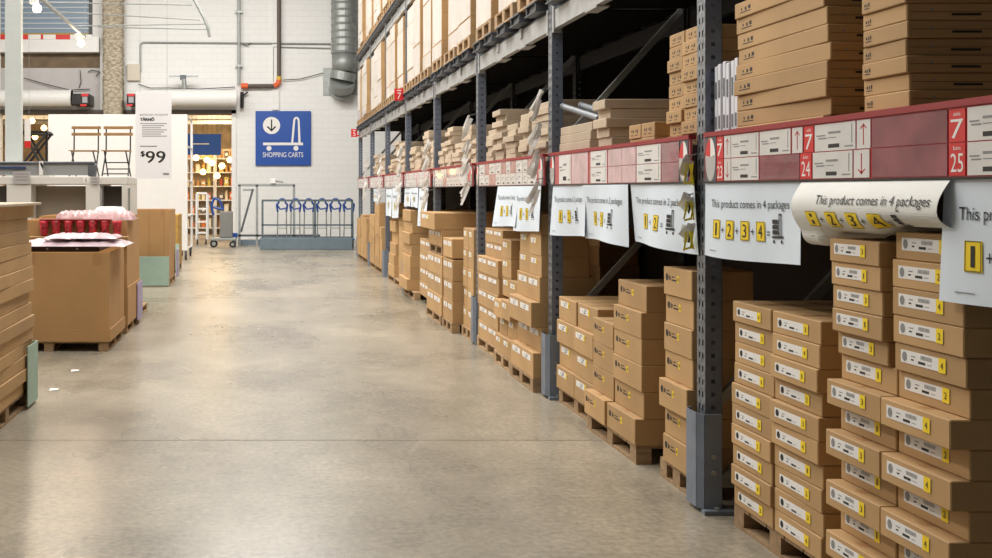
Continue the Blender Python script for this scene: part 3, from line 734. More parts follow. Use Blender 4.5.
# ---------------------------------------------------------------- paper tape bundles hanging on posts
def bundle(x, y, ztop, L, yellow, label, seed, wid=.055):
    rr = random.Random(seed); mb = MB()
    def strip(p, q, w_, m_, up, bend):
        p = Vector(p); q = Vector(q); n = 5; vv = []; side = (q-p).cross(Vector(up)).normalized()*w_/2; nr = side.cross(q-p).normalized()
        for e in (0, .0012):
            for i in range(n+1):
                t = i/n; c_ = p+(q-p)*t+nr*(bend*math.sin(math.pi*t)+e); vv += [tuple(c_-side), tuple(c_+side)]
        ff = [(2*i, 2*i+1, 2*i+3, 2*i+2) for i in range(n)]; k = 2*(n+1)
        ff += [tuple(a+k for a in f)[::-1] for f in ff]; mb.add(vv, ff, m_)
    if yellow:
        for q in range(4): strip((x+rr.uniform(-.012,.012), y+rr.uniform(-.01,.01), ztop-.01*q), (x+rr.uniform(-.04,.01), y+rr.uniform(-.01,.03), ztop-L*rr.uniform(.4,.7)), .04, RIB, (rr.uniform(-.4,.4), -1, 0), rr.uniform(-.012,.012))
        strip((x, y-.014, ztop-L*.3), (x-.005, y-.012, ztop-L*.7), .009, BLACK, (.3,-1,0), .004)
        for a, b_ in ((-.018, -.03), (.014, .004), (-.002, .02)):
            strip((x+a, y-.018, ztop-L*.28), (x+b_, y-.016, ztop-L*rr.uniform(.85, 1)), .010, YTAPE, (rr.uniform(-.5,.5), -1, 0), .006)
        strip((x-.028, y-.017, ztop-L*.93), (x+.012, y-.017, ztop-L*.86), .010, YTAPE, (0,-1,0), 0)
    else:
        for q in range(7):
            h = rr.uniform(0, .35)*L; ln = L*rr.uniform(.45, .7)
            strip((x+rr.uniform(-.012,.022), y+rr.uniform(-.02,.02), ztop-h), (x-.045+rr.uniform(-.025,.02), y+rr.uniform(-.01,.05), ztop-h-ln), rr.uniform(.4,.7)*wid, RIB, (rr.uniform(-.6,.6), -1, 0), rr.uniform(-.02,.02))
    mb.beamd((x, y, ztop-.01), (RX-.006, y, ztop+.004), .006, .006, GALV)
    tag(mb.build('paper_tape_bundle'), label, 'paper tape', 'paper measuring tapes on posts')
PL = ['upper', 'middle', 'lower']
for j, (za, L) in enumerate(((1.78, .16), (1.585, .15), (1.43, .14))):
    bundle(RX-.05, P[1]+.085, za, L, True, 'white and yellow paper tape bundle, %s of three on the nearest rack post' % PL[j], 50+j, .04)
for k in range(2, 8):
    for j, nm in enumerate(('highest', 'second highest', 'second lowest', 'lowest')):
        bundle(RX-.07-.008*j, P[k]+.06+.05*(k < 4), 2.40-.24*j+R.uniform(-.03,.03)-(.1 if k > 3 else 0), .27, False, 'crumpled white paper strips, %s bundle on the %s' % (nm, PN[k]), k*10+j, .05)

# ---------------------------------------------------------------- left side pallets
LX = -1.75
pallet(-2.9, LX-.03, 6.55, 7.9, 0, 'dark pallet under the stack of flat boxes at the left edge', h=.12)
n = 15
for r in range(n):
    sh_ = [0, .05, -.04, .03][r % 4]
    near = 6.6+sh_; far = 7.93+R.uniform(-.03, .03)-(.12 if r in (12, 13) else 0)
    D = .95; h = .091
    o = carton(LX-D+R.uniform(-.025, .0), D, near, far, .121+r*h, h, 'flatL', CARD, 'flat brown carton, %s, stack at the left edge' % fromtop(n-1-r), 'flat boxes stacked at the left edge', jx=.003, jr=1.2)
lid = MB(); lid.bbox(-2.75, -1.70, 6.7, 7.95, .121+n*.091+.001, .121+n*.091+.022, CARDP, .004); tag(lid.build('cardboard_sheet'), 'pale cardboard sheet on top of the flat boxes at left edge', 'sheet')
def corner(xr, yf, w_, L, h, m_, label, grp='coloured corner boards', z=0):
    mb = MB(); mb.box(xr, xr+.012, yf-L, yf, z, z+h, m_)
    if w_: mb.box(xr-w_, xr+.012, yf-L-.012 if w_ > 0 else yf, yf-L, z, z+h, m_)
    tag(mb.build('corner_board'), label, 'board', grp)
mb = MB(); mb.box(LX+.006, LX+.014, 7.66, 7.98, .02, .46, GREEN); mb.box(LX-.30, LX+.014, 7.98, 7.99, .02, .46, GREEN)
tag(mb.build('corner_board'), 'pale green corner board beside the stack at the left edge', 'board', 'coloured corner boards')

BIG = mat('big_carton', (.47, .27, .11), .75, var=.08, scale=2)
def bigbox(x0, x1, y0, y1, z0, z1, label, tray=.12, open_top=True, crease=None):
    E = empty('pallet_box', (0,0,0), label, 'box', 'large pallet boxes'); t = .012
    mb = MB()
    for a in ((x0,x1,y0,y0+t),(x0,x1,y1-t,y1),(x0,x0+t,y0+t,y1-t),(x1-t,x1,y0+t,y1-t)): mb.box(*a, z0, z1, BIG)
    mb.box(x0+t, x1-t, y0+t, y1-t, z0, z0+.02, BIG)
    mb.box(x0+t, x1-t, y0+t, y1-t, z1-.10, z1-.09, BIG)
    for c_ in (crease or []): mb.box(c_-.002, c_+.002, y0-.0015, y0, z0+.1, z1, SEAM)
    mb.build('sleeve', E)
    if tray:
        mb = MB(); q = .012
        mb.box(x0-q, x1+q, y0-q, y0-.001, z0-.001, z0+tray, BIG); mb.box(x1+.001, x1+q, y0, y1+q, z0-.001, z0+tray, BIG)
        mb.box(x0-q, x0-.001, y0, y1+q, z0-.001, z0+tray, BIG); mb.box(x0, x1, y1+.001, y1+q, z0-.001, z0+tray, BIG); mb.build('bottom_tray', E)
    mb = MB()
    mb.box(x0+.35*(x1-x0), x0+.35*(x1-x0)+.045, y0-.0015, y0-.0005, z1-.10, z1, TAPE); mb.build('tape', E); mb = MB(); mb.box(x1-.16, x1-.08, y0-.0015, y0-.0005, z1-.12, z1, TAPE)
    mb.build('tape', E); return E
pallet(-2.75, -1.58, 10.45, 11.50, 0, 'wooden pallet under the big brown box at left', h=.098)
bigbox(-2.75, -1.56, 10.44, 11.50, .10, .98, 'big plain brown pallet box beside the left edge of the aisle')
pallet(-2.75, -1.56, 11.72, 12.85, 0, 'wooden pallet under the box behind the big brown box', h=.098)
bigbox(-2.75, -1.555, 11.70, 12.85, .10, 1.26, 'tall brown pallet box behind the box with the wrapped textiles', tray=.42)
mb = MB(); mb.box(-1.535, -1.523, 12.45, 12.90, .06, .50, LILAC); tag(mb.build('corner_board'), 'lilac corner board on the second large box at left', 'board', 'coloured corner boards')
# contents on box one: dark tray and film-wrapped flat textile
mb = MB(); mb.bbox(-2.52, -1.68, 10.55, 11.3, .981, 1.035, DKTRAY, .01)
for q in (-2.2, -1.9): mb.tube((q, 10.545, 1.01), (q, 10.55, 1.01), .012, GALV, 8)
tag(mb.build('plum_tray'), 'dark plum tray on top of the big brown box', 'tray')
def crumple(x0, x1, y0, y1, z, h, m_, name, label, cat, seed, amp=.02, nx=26, ny=14, skew=0):
    rr = random.Random(seed); vv = []; ff = []
    for j in range(ny+1):
        for i in range(nx+1):
            s_, t = i/nx, j/ny; ed = min(1, 6*min(s_, 1-s_, t, 1-t)) ** .5 if min(s_,1-s_,t,1-t) > 0 else 0
            vv.append((x0+(x1-x0)*s_ + rr.uniform(-.008, .008), y0+(y1-y0)*t + rr.uniform(-.008, .008), z + h*ed + rr.uniform(-amp, amp)*ed + skew*s_))
    nb = len(vv)
    for j in range(ny):
        for i in range(nx): a = j*(nx+1)+i; ff.append((a, a+1, a+nx+2, a+nx+1))
    vv += [(v[0], v[1], z + skew*((v[0]-x0)/(x1-x0))-.001) for v in vv[:nb]]
    ff += [tuple(q+nb for q in f)[::-1] for f in ff[:]]
    return tag(MB().add(vv, ff, m_).build(name, smooth=True), label, cat)
crumple(-2.56, -1.42, 10.50, 11.25, 1.037, .05, FILM, 'wrapped_textile', 'flat textile in clear plastic wrap over the plum tray', 'textile', 3, .016)
crumple(-2.25, -1.52, 10.56, 11.10, 1.112, .035, FILM, 'wrapped_textile', 'smaller plastic-wrapped textile on top of the wrapped one', 'textile', 4, .012)
# on box two: board with red cups, textiles
zb = 1.262
mb = MB(); mb.bbox(-2.62, -1.62, 11.76, 12.3, zb, zb+.02, CARD, .004); 
for i in range(7):
    x = -2.46 + i*.135; c_ = MB(); zc = PZ(236, 11.6)
    c_.lathe((x, 11.62-.0, 0), [(.032, 0), (.038, .02), (.048, .13), (.053, .145), (.053, .17), (.045, .17), (.04, .06)], REDPAT, 16)
    o = c_.build('red_cup', smooth=True); o.location.z = 1.092
    tag(o, 'red patterned cup, %s from the left in the row under the tray' % ['first','second','third','fourth','fifth','sixth','seventh'][i], 'cup', 'red patterned cups')
mb = MB(); mb.bbox(-2.62, -1.53, 11.555, 11.69, 1.07, 1.09, CARD, .004); mb.box(-2.60, -1.56, 11.56, 11.69, .99, 1.07, CARD)
tag(mb.build('cardboard_tray'), 'narrow cardboard tray carrying the red patterned cups', 'tray')
mb = MB(); mb.bbox(-2.50, -1.72, 11.57, 11.70, 1.2635, 1.28, mat('deep_red', (.22,.01,.015), .4), .006); tag(mb.build('red_tray'), 'thin red tray lying across the red patterned cups', 'tray')
crumple(-2.36, -1.95, 11.74, 12.2, 1.284, .07, PINK, 'folded_textile', 'cream folded textile behind the red tray, left one', 'textile', 5, .02)
crumple(-2.15, -1.60, 12.22, 12.8, 1.263, .09, PINK, 'folded_textile', 'pink plastic-wrapped textile on the tall box at its back', 'textile', 6, .02)
crumple(-1.92, -1.50, 11.74, 12.20, 1.263, .09, PINK, 'folded_textile', 'pink folded textile at the right corner of the tall box', 'textile', 7, .015)
crumple(-2.15, -1.75, 12.92, 13.3, 1.28, .11, PAPER2, 'white_bag', 'white bag behind the pink textiles', 'bag', 8, .006)
pallet(-2.8, -1.6, 12.95, 14.1, 0, 'wooden pallet hidden behind the second large box', h=.098)
bigbox(-2.8, -1.72, 12.95, 14.0, .10, 1.279, 'third large brown pallet box mostly hidden behind the second')
pallet(-3.0, -1.62, 17.55, 18.6, 0, 'wooden pallet under the box with the green board', h=.12)
bigbox(-3.0, -1.63, 17.62, 18.75, .12, PZ(210, 17.6), 'brown pallet box behind a pale green board', crease=[-1.97, -1.72], tray=0)
mb = MB(); mb.box(PX(139,17.4), PX(168.5,17.4), 17.4, 17.42, .02, PZ(256.5,17.4), GREEN); mb.box(PX(168.5,17.4)-.012, PX(168.5,17.4), 17.42, 17.55, .02, PZ(256.5,17.4), GREEN)
tag(mb.build('corner_board'), 'pale green board standing against the farther brown pallet box', 'board', 'coloured corner boards')
mb = MB(); mb.box(-1.60, -1.588, 18.55, 19.0, .06, .55, LILAC); tag(mb.build('corner_board'), 'lilac board at the rear corner of the farther pallet box', 'board', 'coloured corner boards')
OC = mat('ochre_carton', (.50, .30, .07), .7, var=.1)
pallet(-2.4, -1.75, 20.6, 21.6, 0, 'wooden pallet beside the white trolley wall', h=.12)
for r in range(4):
    mb = MB(); mb.bbox(-2.4, -1.74, 20.6, 21.55, .121+r*.25, .121+r*.25+.245, OC, .006); mb.rect(-1.9, -1.78, .121+r*.25+.08, .121+r*.25+.16, lambda u, v: (u, 20.598, v), CARD)
    tag(mb.build('ochre_box'), 'ochre box, %s, stack next to the white display wall' % fromtop(3-r), 'box', 'ochre boxes by the display wall')
mb = MB(); mb.box(-2.1, -1.71, 20.54, 20.56, .02, .55, GREEN); tag(mb.build('corner_board'), 'small pale green board beside the ochre boxes', 'board', 'coloured corner boards')

# ---------------------------------------------------------------- white shelving behind the boxes (depth 15.5)
SY = 15.5
U = empty('display_shelving', (0,0,0), 'off-white display shelving with taupe and charcoal backs behind the left boxes', 'shelving')
X = lambda p, d=SY: PX(p, d)
Z = lambda p, d=SY: PZ(p, d)
MB().bbox(X(-40), X(128), SY, SY+1.1, Z(184.5), Z(176.5), OFFW, .01).build('top_board', U)
for a, b_ in ((7, 31), (86, 100), (122, 128)):
    MB().box(X(a), X(b_), SY-.02, SY+1.1, 0, Z(184.5)-.001, OFFW).build('side_panel', U)
    if a != 7: MB().box(X(b_)-.03, X(b_)+.03, SY+.0, SY+.02, 0, Z(188), GALV).build('edge_strip', U)
for a, b_, mm in ((-40, 7, CHAR), (31, 86, TAUPE), (100, 122, CHAR)):
    MB().box(X(a)+.01, X(b_)-.01, SY+.3, SY+.32, 0, Z(186), mm).build('back_panel', U)
    MB().box(X(a)+.01, X(b_)-.01, SY+.02, SY+.3, .38, .42, OFFW).build('shelf_board', U)
mb = MB(); fnn = lambda u, v: (u, SY-.024, v)
mb.rect(X(83), X(89), Z(182.5), Z(176.8), lambda u, v: (u, SY-.004, v), WHITE)
mb.rect(X(85.8), X(86.3), Z(181.5), Z(178), lambda u, v: (u, SY-.008, v), INK); mb.poly([(X(84.6), Z(180)), (X(86), Z(181.8)), (X(87.4), Z(180)), (X(86), Z(181))], lambda u, v: (u, SY-.008, v), INK)
mb.build('arrow_label', U)
# little grey notices
for (a, b_, c_, d_, nm) in ((14, 31, 183.8, 171.5, 'left'), (91, 100, 184, 176.5, 'right')):
    mb = MB(); mb.box(X(a), X(b_), SY-.05, SY-.045, Z(c_), Z(d_), mat('notice_grey', (.42,.39,.38), .6))
    for i in range(3): mb.rect(X(a)+.03, X(b_)-.03, Z(d_-(-2-3*i)), Z(d_-(-3-3*i)), lambda u, v: (u, SY-.052, v), GREYINK)
    tag(mb.build('small_notice'), 'small grey notice on the %s upright of the off-white shelving' % nm, 'notice')
# grey metal bin on top
B = empty('metal_tray', (0,0,0), 'grey metal tray frame lying on the off-white shelving', 'tray')
zt = Z(176.5)+.002
mb = MB(); xa, xb = X(-20), X(94.5)
mb.box(xa, xb, SY+.05, SY+.07, zt+.02, Z(163), mat('tray_grey', (.30,.31,.31), .5)); mb.box(xa, xb, SY+.19, SY+.21, zt+.02, Z(163), MATS['tray_grey']); mb.build('side_wall', B)
mb = MB(); mb.bbox(xa, xb, SY+.02, SY+.08, Z(164), Z(161.5), DKMET, .01); mb.bbox(xb-.10, xb, SY+.02, SY+.21, zt, Z(164.5), DKMET, .01); mb.bbox(xa, X(25), SY+.02, SY+.045, Z(169), Z(166.5), mat('dark_blue_rail', (.03,.05,.13), .5), .005); mb.build('rim', B)
mb = MB(); mb.box(X(39), X(43), SY-.005, SY+.02, Z(175), Z(161), WPAINT); mb.beamd((X(41), SY, Z(163)), (X(46), SY, Z(175)), .01, .03, GALV); mb.build('clip', B)
# black folding table
mb = MB(); d = 17.5; A = lambda x, y, dd=0: (PX(x, d), d+dd, PZ(y, d))
for i in range(6): mb.box(PX(24.5+i*4.3, d), PX(28+i*4.3, d), d-.2, d+.2, PZ(134, d), PZ(131.5, d), BLACK)
for dd in (-.18, .18):
    mb.tube(A(50, 133, dd), A(27, 162, dd), .022, BLACK, 8); mb.tube(A(26, 133, dd), A(42, 162, dd), .022, BLACK, 8)
mb.tube(A(46.5, 134, 0), A(46.5, 162, 0), .022, BLACK, 8); mb.tube(A(23, 134, .18), A(51, 134, .18), .02, BLACK, 8)
mb.box(PX(24,d), PX(50,d), d-.2, d+.2, PZ(164,d), PZ(162.2,d), DKMET)
tag(mb.build('folding_table'), 'small black slatted folding table with crossed legs beside pale column', 'table')
mb = MB(); mb.box(PX(22,d), PX(52,d), d-.25, d+.25, 0, PZ(164.2,d), OFFW); tag(mb.build('display_plinth'), 'off-white plinth under the black folding table', 'plinth')
# hanging tag white and red
mb = MB(); d = 15.2; mb.box(PX(24.5,d), PX(30.5,d), d, d+.01, PZ(141,d), PZ(119,d), WHITE); mb.box(PX(24.5,d), PX(30.5,d), d, d+.01, PZ(147.5,d), PZ(141,d), RED)
mb.tube((PX(29,d), d+.005, PZ(119,d)), (PX(29,d), d+.005, 9), .003, GALV, 4)
tag(mb.build('price_tag'), 'narrow white and red tag hanging in front of the folding table', 'tag')

# white display wall with castors
DW = 24.0; W1 = empty('display_wall', (0,0,0), 'large white rolling display wall behind the folding chairs', 'display wall')
xa, xb = PX(48, DW), PX(187.5, DW)
MB().bbox(xa, xb, DW, DW+.08, .22, PZ(114.5, DW), WPAINT, .008).build('panel', W1)
mb = MB()
fz = PZ(114.5, DW)
for dd, z1 in ((.55, PZ(116, DW)),):
    mb.tube((xb-.02, DW+1.6, .2), (xb-.02, DW+1.6, fz-.05), .03, WPAINT, 8)
    for z in (.25, 1.0, 1.8, 2.6, fz-.05): mb.tube((xb-.02, DW+.08, z), (xb-.02, DW+1.6, z), .022, WPAINT, 8)
mb.build('side_frame', W1)
for x in (xa+.1, xb-.25, xb-.04):
    for y in (DW+.04, DW+1.5):
        mb = MB(); mb.box(x-.03, x+.03, y-.02, y+.02, .10, .21, DKMET); mb.box(x-.03, x-.024, y-.02, y+.02, .05, .10, DKMET); q = mb.build('castor', W1); MB().tube((x-.02, y, .062), (x+.02, y, .062), .06, RUB, 14).build('wheel', q)
# folding chairs on the shelving
def chair(px0, label):
    d = SY+.66; E = empty('folding_chair', (PX(px0+14, d), d, Z(176.5)+.004), label, 'chair', 'folding bistro chairs on display')
    s = .82/1.0; Wc = .39; zt_ = (PZ(125.5, d) - (Z(176.5)+.004))
    hz = zt_
    for i, zz in enumerate((hz-.035, hz-.135)):
        MB().bbox(-Wc/2-.03, Wc/2+.03, -.03, -.012, zz-.022, zz+.022, CHAIRW, .004).build('back_slat', E)
    mb = MB()
    for q in range(4): mb.bbox(-Wc/2-.01, Wc/2+.01, -.38+q*.095, -.305+q*.095, hz*.485, hz*.485+.015, CHAIRW, .003)
    mb.build('seat', E)
    for sx in (-1, 1):
        mb = MB(); mb.path([(sx*(Wc/2-.01), -.01, hz-.01), (sx*(Wc/2-.01), -.03, hz*.5), (sx*(Wc/2-.0), -.36, .01)], .011, BLACK); mb.build('leg', E)
        mb = MB(); mb.path([(sx*(Wc/2-.035), -.36, hz*.475), (sx*(Wc/2-.02), .10, .01)], .011, BLACK); mb.build('leg', E)
    for a, b_ in (((-Wc/2, -.35, .04), (Wc/2, -.35, .04)), ((-Wc/2+.02, .03, .12), (Wc/2-.02, .03, .12)), ((-Wc/2+.02, -.20, hz*.27), (Wc/2-.02, -.20, hz*.27))):
        MB().tube(a, b_, .009, BLACK).build('stretcher', E)
chair(72.5, 'wooden-slat folding chair on white shelving, left of the pair')
chair(104.5, 'wooden-slat folding chair beside the $99 sign, right of the pair')
# $99 sign
d = 15.1; S99 = MB(); S99.box(PX(135.5,d), PX(171.5,d), d, d+.01, PZ(178.5,d), PZ(92.5,d), mat('price_sign_white', (.86,.87,.90), .5))
S99.tube((PX(140,d), d+.005, PZ(92.5,d)), (PX(140,d), d+.005, 9), .003, GALV, 4); S99.tube((PX(167,d), d+.005, PZ(92.5,d)), (PX(167,d), d+.005, 9), .003, GALV, 4)
g = lambda u, v: (PX(u, d), d-.002, PZ(-v, d)); t = S99
t.text('BISTRO SET, OUTDOOR', 140, 168, -115.8, -114, g, INK); [t.text('TÄRNÖ', 140+q, 154+q, -120.8-p, -117.3-p, g, INK) for q in (0, .2, .4) for p in (0, .2)]; [t.text('$', 140.5+q, 144.5+q, -157, -151, g, INK) for q in (.25, .5)]; [t.text('99', 145.5+q, 165+q, -163, -151-0, g, INK) for q in (.3, .6)]
for i in range(7): t.rect(142 if i else 140, 167-(i % 3)*3, -(123.9+i*2.1), -(123.2+i*2.1), g, GREYINK)
t.rect(140, 157, -146.8, -145.8, g, GREYINK)
t.text('$', 140.5, 144.5, -157, -151, g, INK); t.text('99', 145.85, 165.35, -163, -151, lambda u, v: (PX(u, d), d-.003, PZ(-v, d)), INK); t.text('99', 145.5, 165, -163, -151, g, INK)

t.rect(163, 169, -175, -173, g, GREYINK)
tag(S99.build('hanging_price_sign'), 'tall white hanging price sign reading $99', 'sign')

# ---------------------------------------------------------------- far wall fittings
# blue sign
d = WY-.08; o = MB().bbox(PX(255.5,d), PX(311,d), d, d+.07, PZ(165.5,d), PZ(111,d), BLUE, .01).build('shopping_cart_sign')
tag(o, 'square blue wall sign reading SHOPPING CARTS', 'sign')
g = lambda e: (lambda u, v: (PX(u, d), d-e, PZ(v, d))); t = MB()
t.oval(271.5, 125.5, 8.6, 8.6, g(.006), WHITE, 32)
f = g(.012); t.rect(270.9, 272.2, 119.5, 130, f, INK); t.poly([(271.5,131.6),(266.8,127),(268,126),(271.5,129.6)], f, INK); t.poly([(271.5,131.6),(276.2,127),(275,126),(271.5,129.6)], f, INK)
f = g(.006); t.rect(263, 303, 142.6, 145.2, f, WHITE); 
t.poly([(291.2,142.6),(293.2,121),(295.2,121),(293.2,142.6)], f, WHITE); t.poly([(298.4,142.6),(297.8,121),(299.6,121),(300.6,142.6)], f, WHITE)
for i in range(10):
    a, b_ = math.pi*i/10, math.pi*(i+1)/10; cx, cy = 296.4, 121
    t.poly([(cx+3.2*math.cos(a), cy-4.2*math.sin(a)), (cx+3.2*math.cos(b_), cy-4.2*math.sin(b_)), (cx+1.3*math.cos(b_), cy-2.4*math.sin(b_)), (cx+1.3*math.cos(a), cy-2.4*math.sin(a))], f, WHITE)
t.oval(269, 148.3, 2.5, 2.5, f, WHITE); t.oval(296, 148.3, 2.5, 2.5, f, WHITE)
t.text('SHOPPING CARTS', 262.8, 303.2, 157.2, 152.2, f, WHITE); t.build('pictogram', o)
# pipes
d = WY-.15
def wp(x, y, dd=0): return (PX(x, d), d-dd, PZ(y, d))
E = empty('sprinkler_pipe', (0,0,0), 'dark brown pipe with orange elbows running down the white wall', 'pipe')
MB().tube(wp(279, -40), wp(279, 76), .065, PIPE, 14).build('riser', E); MB().tube(wp(247, 86), wp(274, 86), .065, PIPE, 14).build('cross_pipe', E)
mb = MB(); mb.path([wp(279, 80), wp(278, 84), wp(274, 86)], .085, ORANGE, 12); mb.tube(wp(248, 86), wp(241, 86), .09, ORANGE, 12); mb.build('elbow', E)
MB().tube(wp(279, 80), wp(279, 76.5), .08, BRASS, 12).build('collar', E)
mb = MB(); mb.tube(wp(242, 92), wp(242, 108), .06, BLACK, 10); mb.tube(wp(242, 96), wp(248, 92), .03, BLACK, 8); mb.build('valve', E)
mb = MB(); mb.tube(wp(239, -40), wp(239, 84), .05, GALV, 12)
for y in (12, 66): mb.box(PX(235.5,d), PX(242.5,d), d-.07, d+.1, PZ(y+1,d), PZ(y-1,d), GALV)
tag(mb.build('vertical_conduit'), 'grey vertical conduit with brackets on the white wall', 'conduit')
mb = MB(); mb.path([wp(140, 72, -.1), wp(140, 44, -.1), wp(142.5, 42, -.1), wp(331, 43.5, -.1)], .028, GALV, 8)
tag(mb.build('wall_conduit'), 'thin grey horizontal conduit crossing the white wall', 'conduit')
mb = MB(); mb.path([wp(273.5, 82, -.1), wp(273.5, 46.5, -.1), wp(331, 48, -.1)], .018, GALV, 8); tag(mb.build('wall_conduit'), 'thinner brown conduit below the horizontal one, turning down', 'conduit')
mb = MB(); mb.bbox(PX(127,d), PX(140,d), d+.02, d+.14, PZ(80.5,d), PZ(64,d), mat('cream_box', (.62,.56,.46), .6), .01); tag(mb.build('junction_box'), 'cream electrical box on the wall beside the rough column', 'electrical box')
# spiral duct
E = empty('spiral_duct', (0,0,0), 'galvanised ribbed ventilation duct coming down the wall beside the rack', 'duct')
xd, yd, rd = PX(344, 33.3), 33.3, .40; prof = []
z = PZ(54, 33.3)
while z < 9: prof += [(rd, z), (rd+.02, z+.04), (rd, z+.08)]; z += .22
mb = MB(); mb.lathe((xd, yd, 0), prof, GALV, 28); mb.build('ribbed_pipe', E, smooth=False)
mb = MB(); mb.lathe((xd, yd, 0), [(rd-.02, PZ(72,33.3)), (rd-.02, PZ(54,33.3))], GALV, 28); mb.build('plain_pipe', E, smooth=True)
mb = MB()
pts = [(xd, yd-.0, PZ(72,33.3)), (xd-.05, yd+.02, PZ(80,33.3)), (xd-.05, yd+.25, PZ(86,33.3)), (xd-.05, WY-.05, PZ(86,33.3))]
for i, (a, b_) in enumerate(zip(pts, pts[1:])): mb.tube(a, b_, rd, GALV, 24)
mb.build('elbow', E)
MB().box(PX(323,WY-.05), PX(358,WY-.05), WY-.05, WY-.01, PZ(95,WY), PZ(68,WY), GALV).build('flange', E)
# horizontal ducts over the doorway
for a, b_, nm in ((-20, 72, 'left of the rough column'), (137, 237, 'above the lit doorway')):
    mb = MB(); dd = 33.5; mb.tube((PX(a,dd), dd, PZ(98,dd)), (PX(b_,dd), dd, PZ(98,dd)), .26, WPAINT, 24); mb.tube((PX(b_-2,dd), dd, PZ(98,dd)), (PX(b_,dd), dd, PZ(98,dd)), .275, WPAINT, 24)
    tag(mb.build('roller_housing', smooth=False), 'white cylindrical roller door housing ' + nm, 'roller housing', 'roller housings')
for a, b_, nm in ((72, 90, 'left of'), (127, 136, 'right of')):
    dd = 33.2; E = tag(MB().bbox(PX(a,dd), PX(b_,dd), dd-.1, WY-.002, PZ(105,dd), PZ(94,dd), BLACK, .02).build('door_motor'), 'black motor box just %s the rough column' % nm, 'motor')
    MB().box(PX(b_-7,dd), PX(b_-2,dd), dd-.12, dd-.101, PZ(103,dd), PZ(97,dd), mat('motor_face', (.35,.35,.36), .5)).build('face_plate', E)
    MB().box(PX(b_-8,dd), PX(b_-1,dd), dd-.12, dd-.101, PZ(96.5,dd), PZ(94,dd), RED).build('red_label', E)
    MB().box(PX(b_-9,dd), PX(b_-3,dd), dd-.12, dd-.101, PZ(106.5,dd), PZ(104.5,dd), RED).build('red_label', E)
mb = MB(); dd = 33.4; mb.box(PX(169,dd), PX(198,dd), dd, dd+.05, PZ(77,dd), PZ(75.5,dd), GALV); mb.box(PX(180,dd), PX(186,dd), dd-.02, dd+.1, PZ(79.5,dd), PZ(75,dd), DKMET); mb.tube((PX(184,dd),dd,PZ(79,dd)), (PX(184.5,dd),dd,PZ(88.5,dd)), .07, GALV, 10)
tag(mb.build('motion_sensor'), 'small T-shaped sensor on the wall above the doorway', 'sensor')
mb = MB(); dd = WY-.1
for pts in ([(80,70),(81,82),(79,88)], [(24,78),(45,84),(70,90),(90,89)], [(88,72),(92,70),(100,72),(96,76)], [(138,84),(150,88),(170,88),(200,89),(235,87)], [(242,44),(247,46),(251,43)], [(283,80),(300,79),(323,73)]):
    mb = MB(); mb.path([(PX(a,dd), dd, PZ(b_,dd)) for a, b_ in pts], .014, BLACK, 5); kk = pts[0][0]
    tag(mb.build('loose_cable'), {80:'short vertical black cable on the light grey panel at upper left', 24:'long sagging black cable on the light grey panel', 88:'curled black cable beside the rough column', 138:'black cable running along the roller housing above the doorway', 242:'small black cable curl on the grey conduit', 283:'thin black cable between brown pipe and ribbed duct'}[kk], 'cable')
# track light and wires
E = empty('track_light', (0,0,0), 'suspended track with two glowing spot bulbs at upper left', 'track light')
a, b_ = Vector((PX(37,16.7), 16.7, 4.75)), Vector((PX(85,20.7), 20.7, PZ(37,20.7)))
a = Vector((PX(36,16.7), 16.7, PZ(-6,16.7)))
MB().beamd(a, b_, .04, .05, GALV, up=(0,0,1)).build('track', E)
for px, py, dd in ((37, 8, 16.7), (81, 43, 20.7)):
    c_ = (PX(px,dd), dd, PZ(py,dd))
    mb = MB(); mb.lathe((c_[0]-.05, c_[1], c_[2]+.06), [(.05,0),(.075,.01),(.08,.12),(.05,.13)], WPAINT, 14); mb.tube((c_[0]-.05,c_[1],c_[2]+.18), (c_[0]-.05,c_[1],c_[2]+.30), .012, GALV, 6); q = mb.build('lamp_head', E); mb = MB(); mb.lathe((c_[0], c_[1], c_[2]-.075), [(.005,0),(.05,.012),(.075,.06),(.06,.11),(.03,.14)], BULB, 14); mb.build('bulb', q, smooth=True)
    l = bpy.data.lights.new('spot_bulb_light', 'SPOT'); l.energy = 60; l.color = (1,.78,.5); l.shadow_soft_size = .09; l.spot_size = 1.5; l.spot_blend = .8
    q = bpy.data.objects.new('spot_bulb_light', l); COL.objects.link(q); q.location = (c_[0], c_[1]-.12, c_[2]-.12)
    dr = Vector((-1.0, 6.0, 0)) - q.location; q.rotation_euler = dr.to_track_quat('-Z', 'Y').to_euler()
mb = MB(); dd = 20
for (x0, y0, x1, y1) in ((47, 2.5, 192, 5), (60, 12, 200, 20), (74, 26, 207, 24), (98, 27, 208, 29.5)):
    mb.tube((PX(x0,dd), dd, PZ(y0,dd)), (PX(x1,dd), dd, PZ(y1,dd)), .011, GALV, 6)
mb.path([(PX(190,dd), dd, PZ(-8,dd)), (PX(197,dd), dd, PZ(5,dd)), (PX(204,dd), dd, PZ(18,dd)), (PX(208,dd), dd, PZ(28,dd)), (PX(209.5,dd), dd, PZ(37,dd))], .028, GALV, 8)
mb.tube((PX(190,dd), dd, PZ(-8,dd)), (PX(190,dd), dd, 9), .028, GALV, 8)
mb.tube((PX(47,dd), dd, PZ(2.5,dd)), (PX(47,dd), dd, 9), .011, GALV, 6)
tag(mb.build('hanging_wire_frame'), 'curved grey hanger with four thin rods under the ceiling', 'hanger')
MB().tube(tuple(a+Vector((0,.1,0))), (a[0], a[1]+.1, 9), .01, GALV, 6).build('suspension_rod', E); MB().tube(tuple(b_), (b_[0], b_[1], 9), .006, GALV, 6).build('suspension_rod', E)

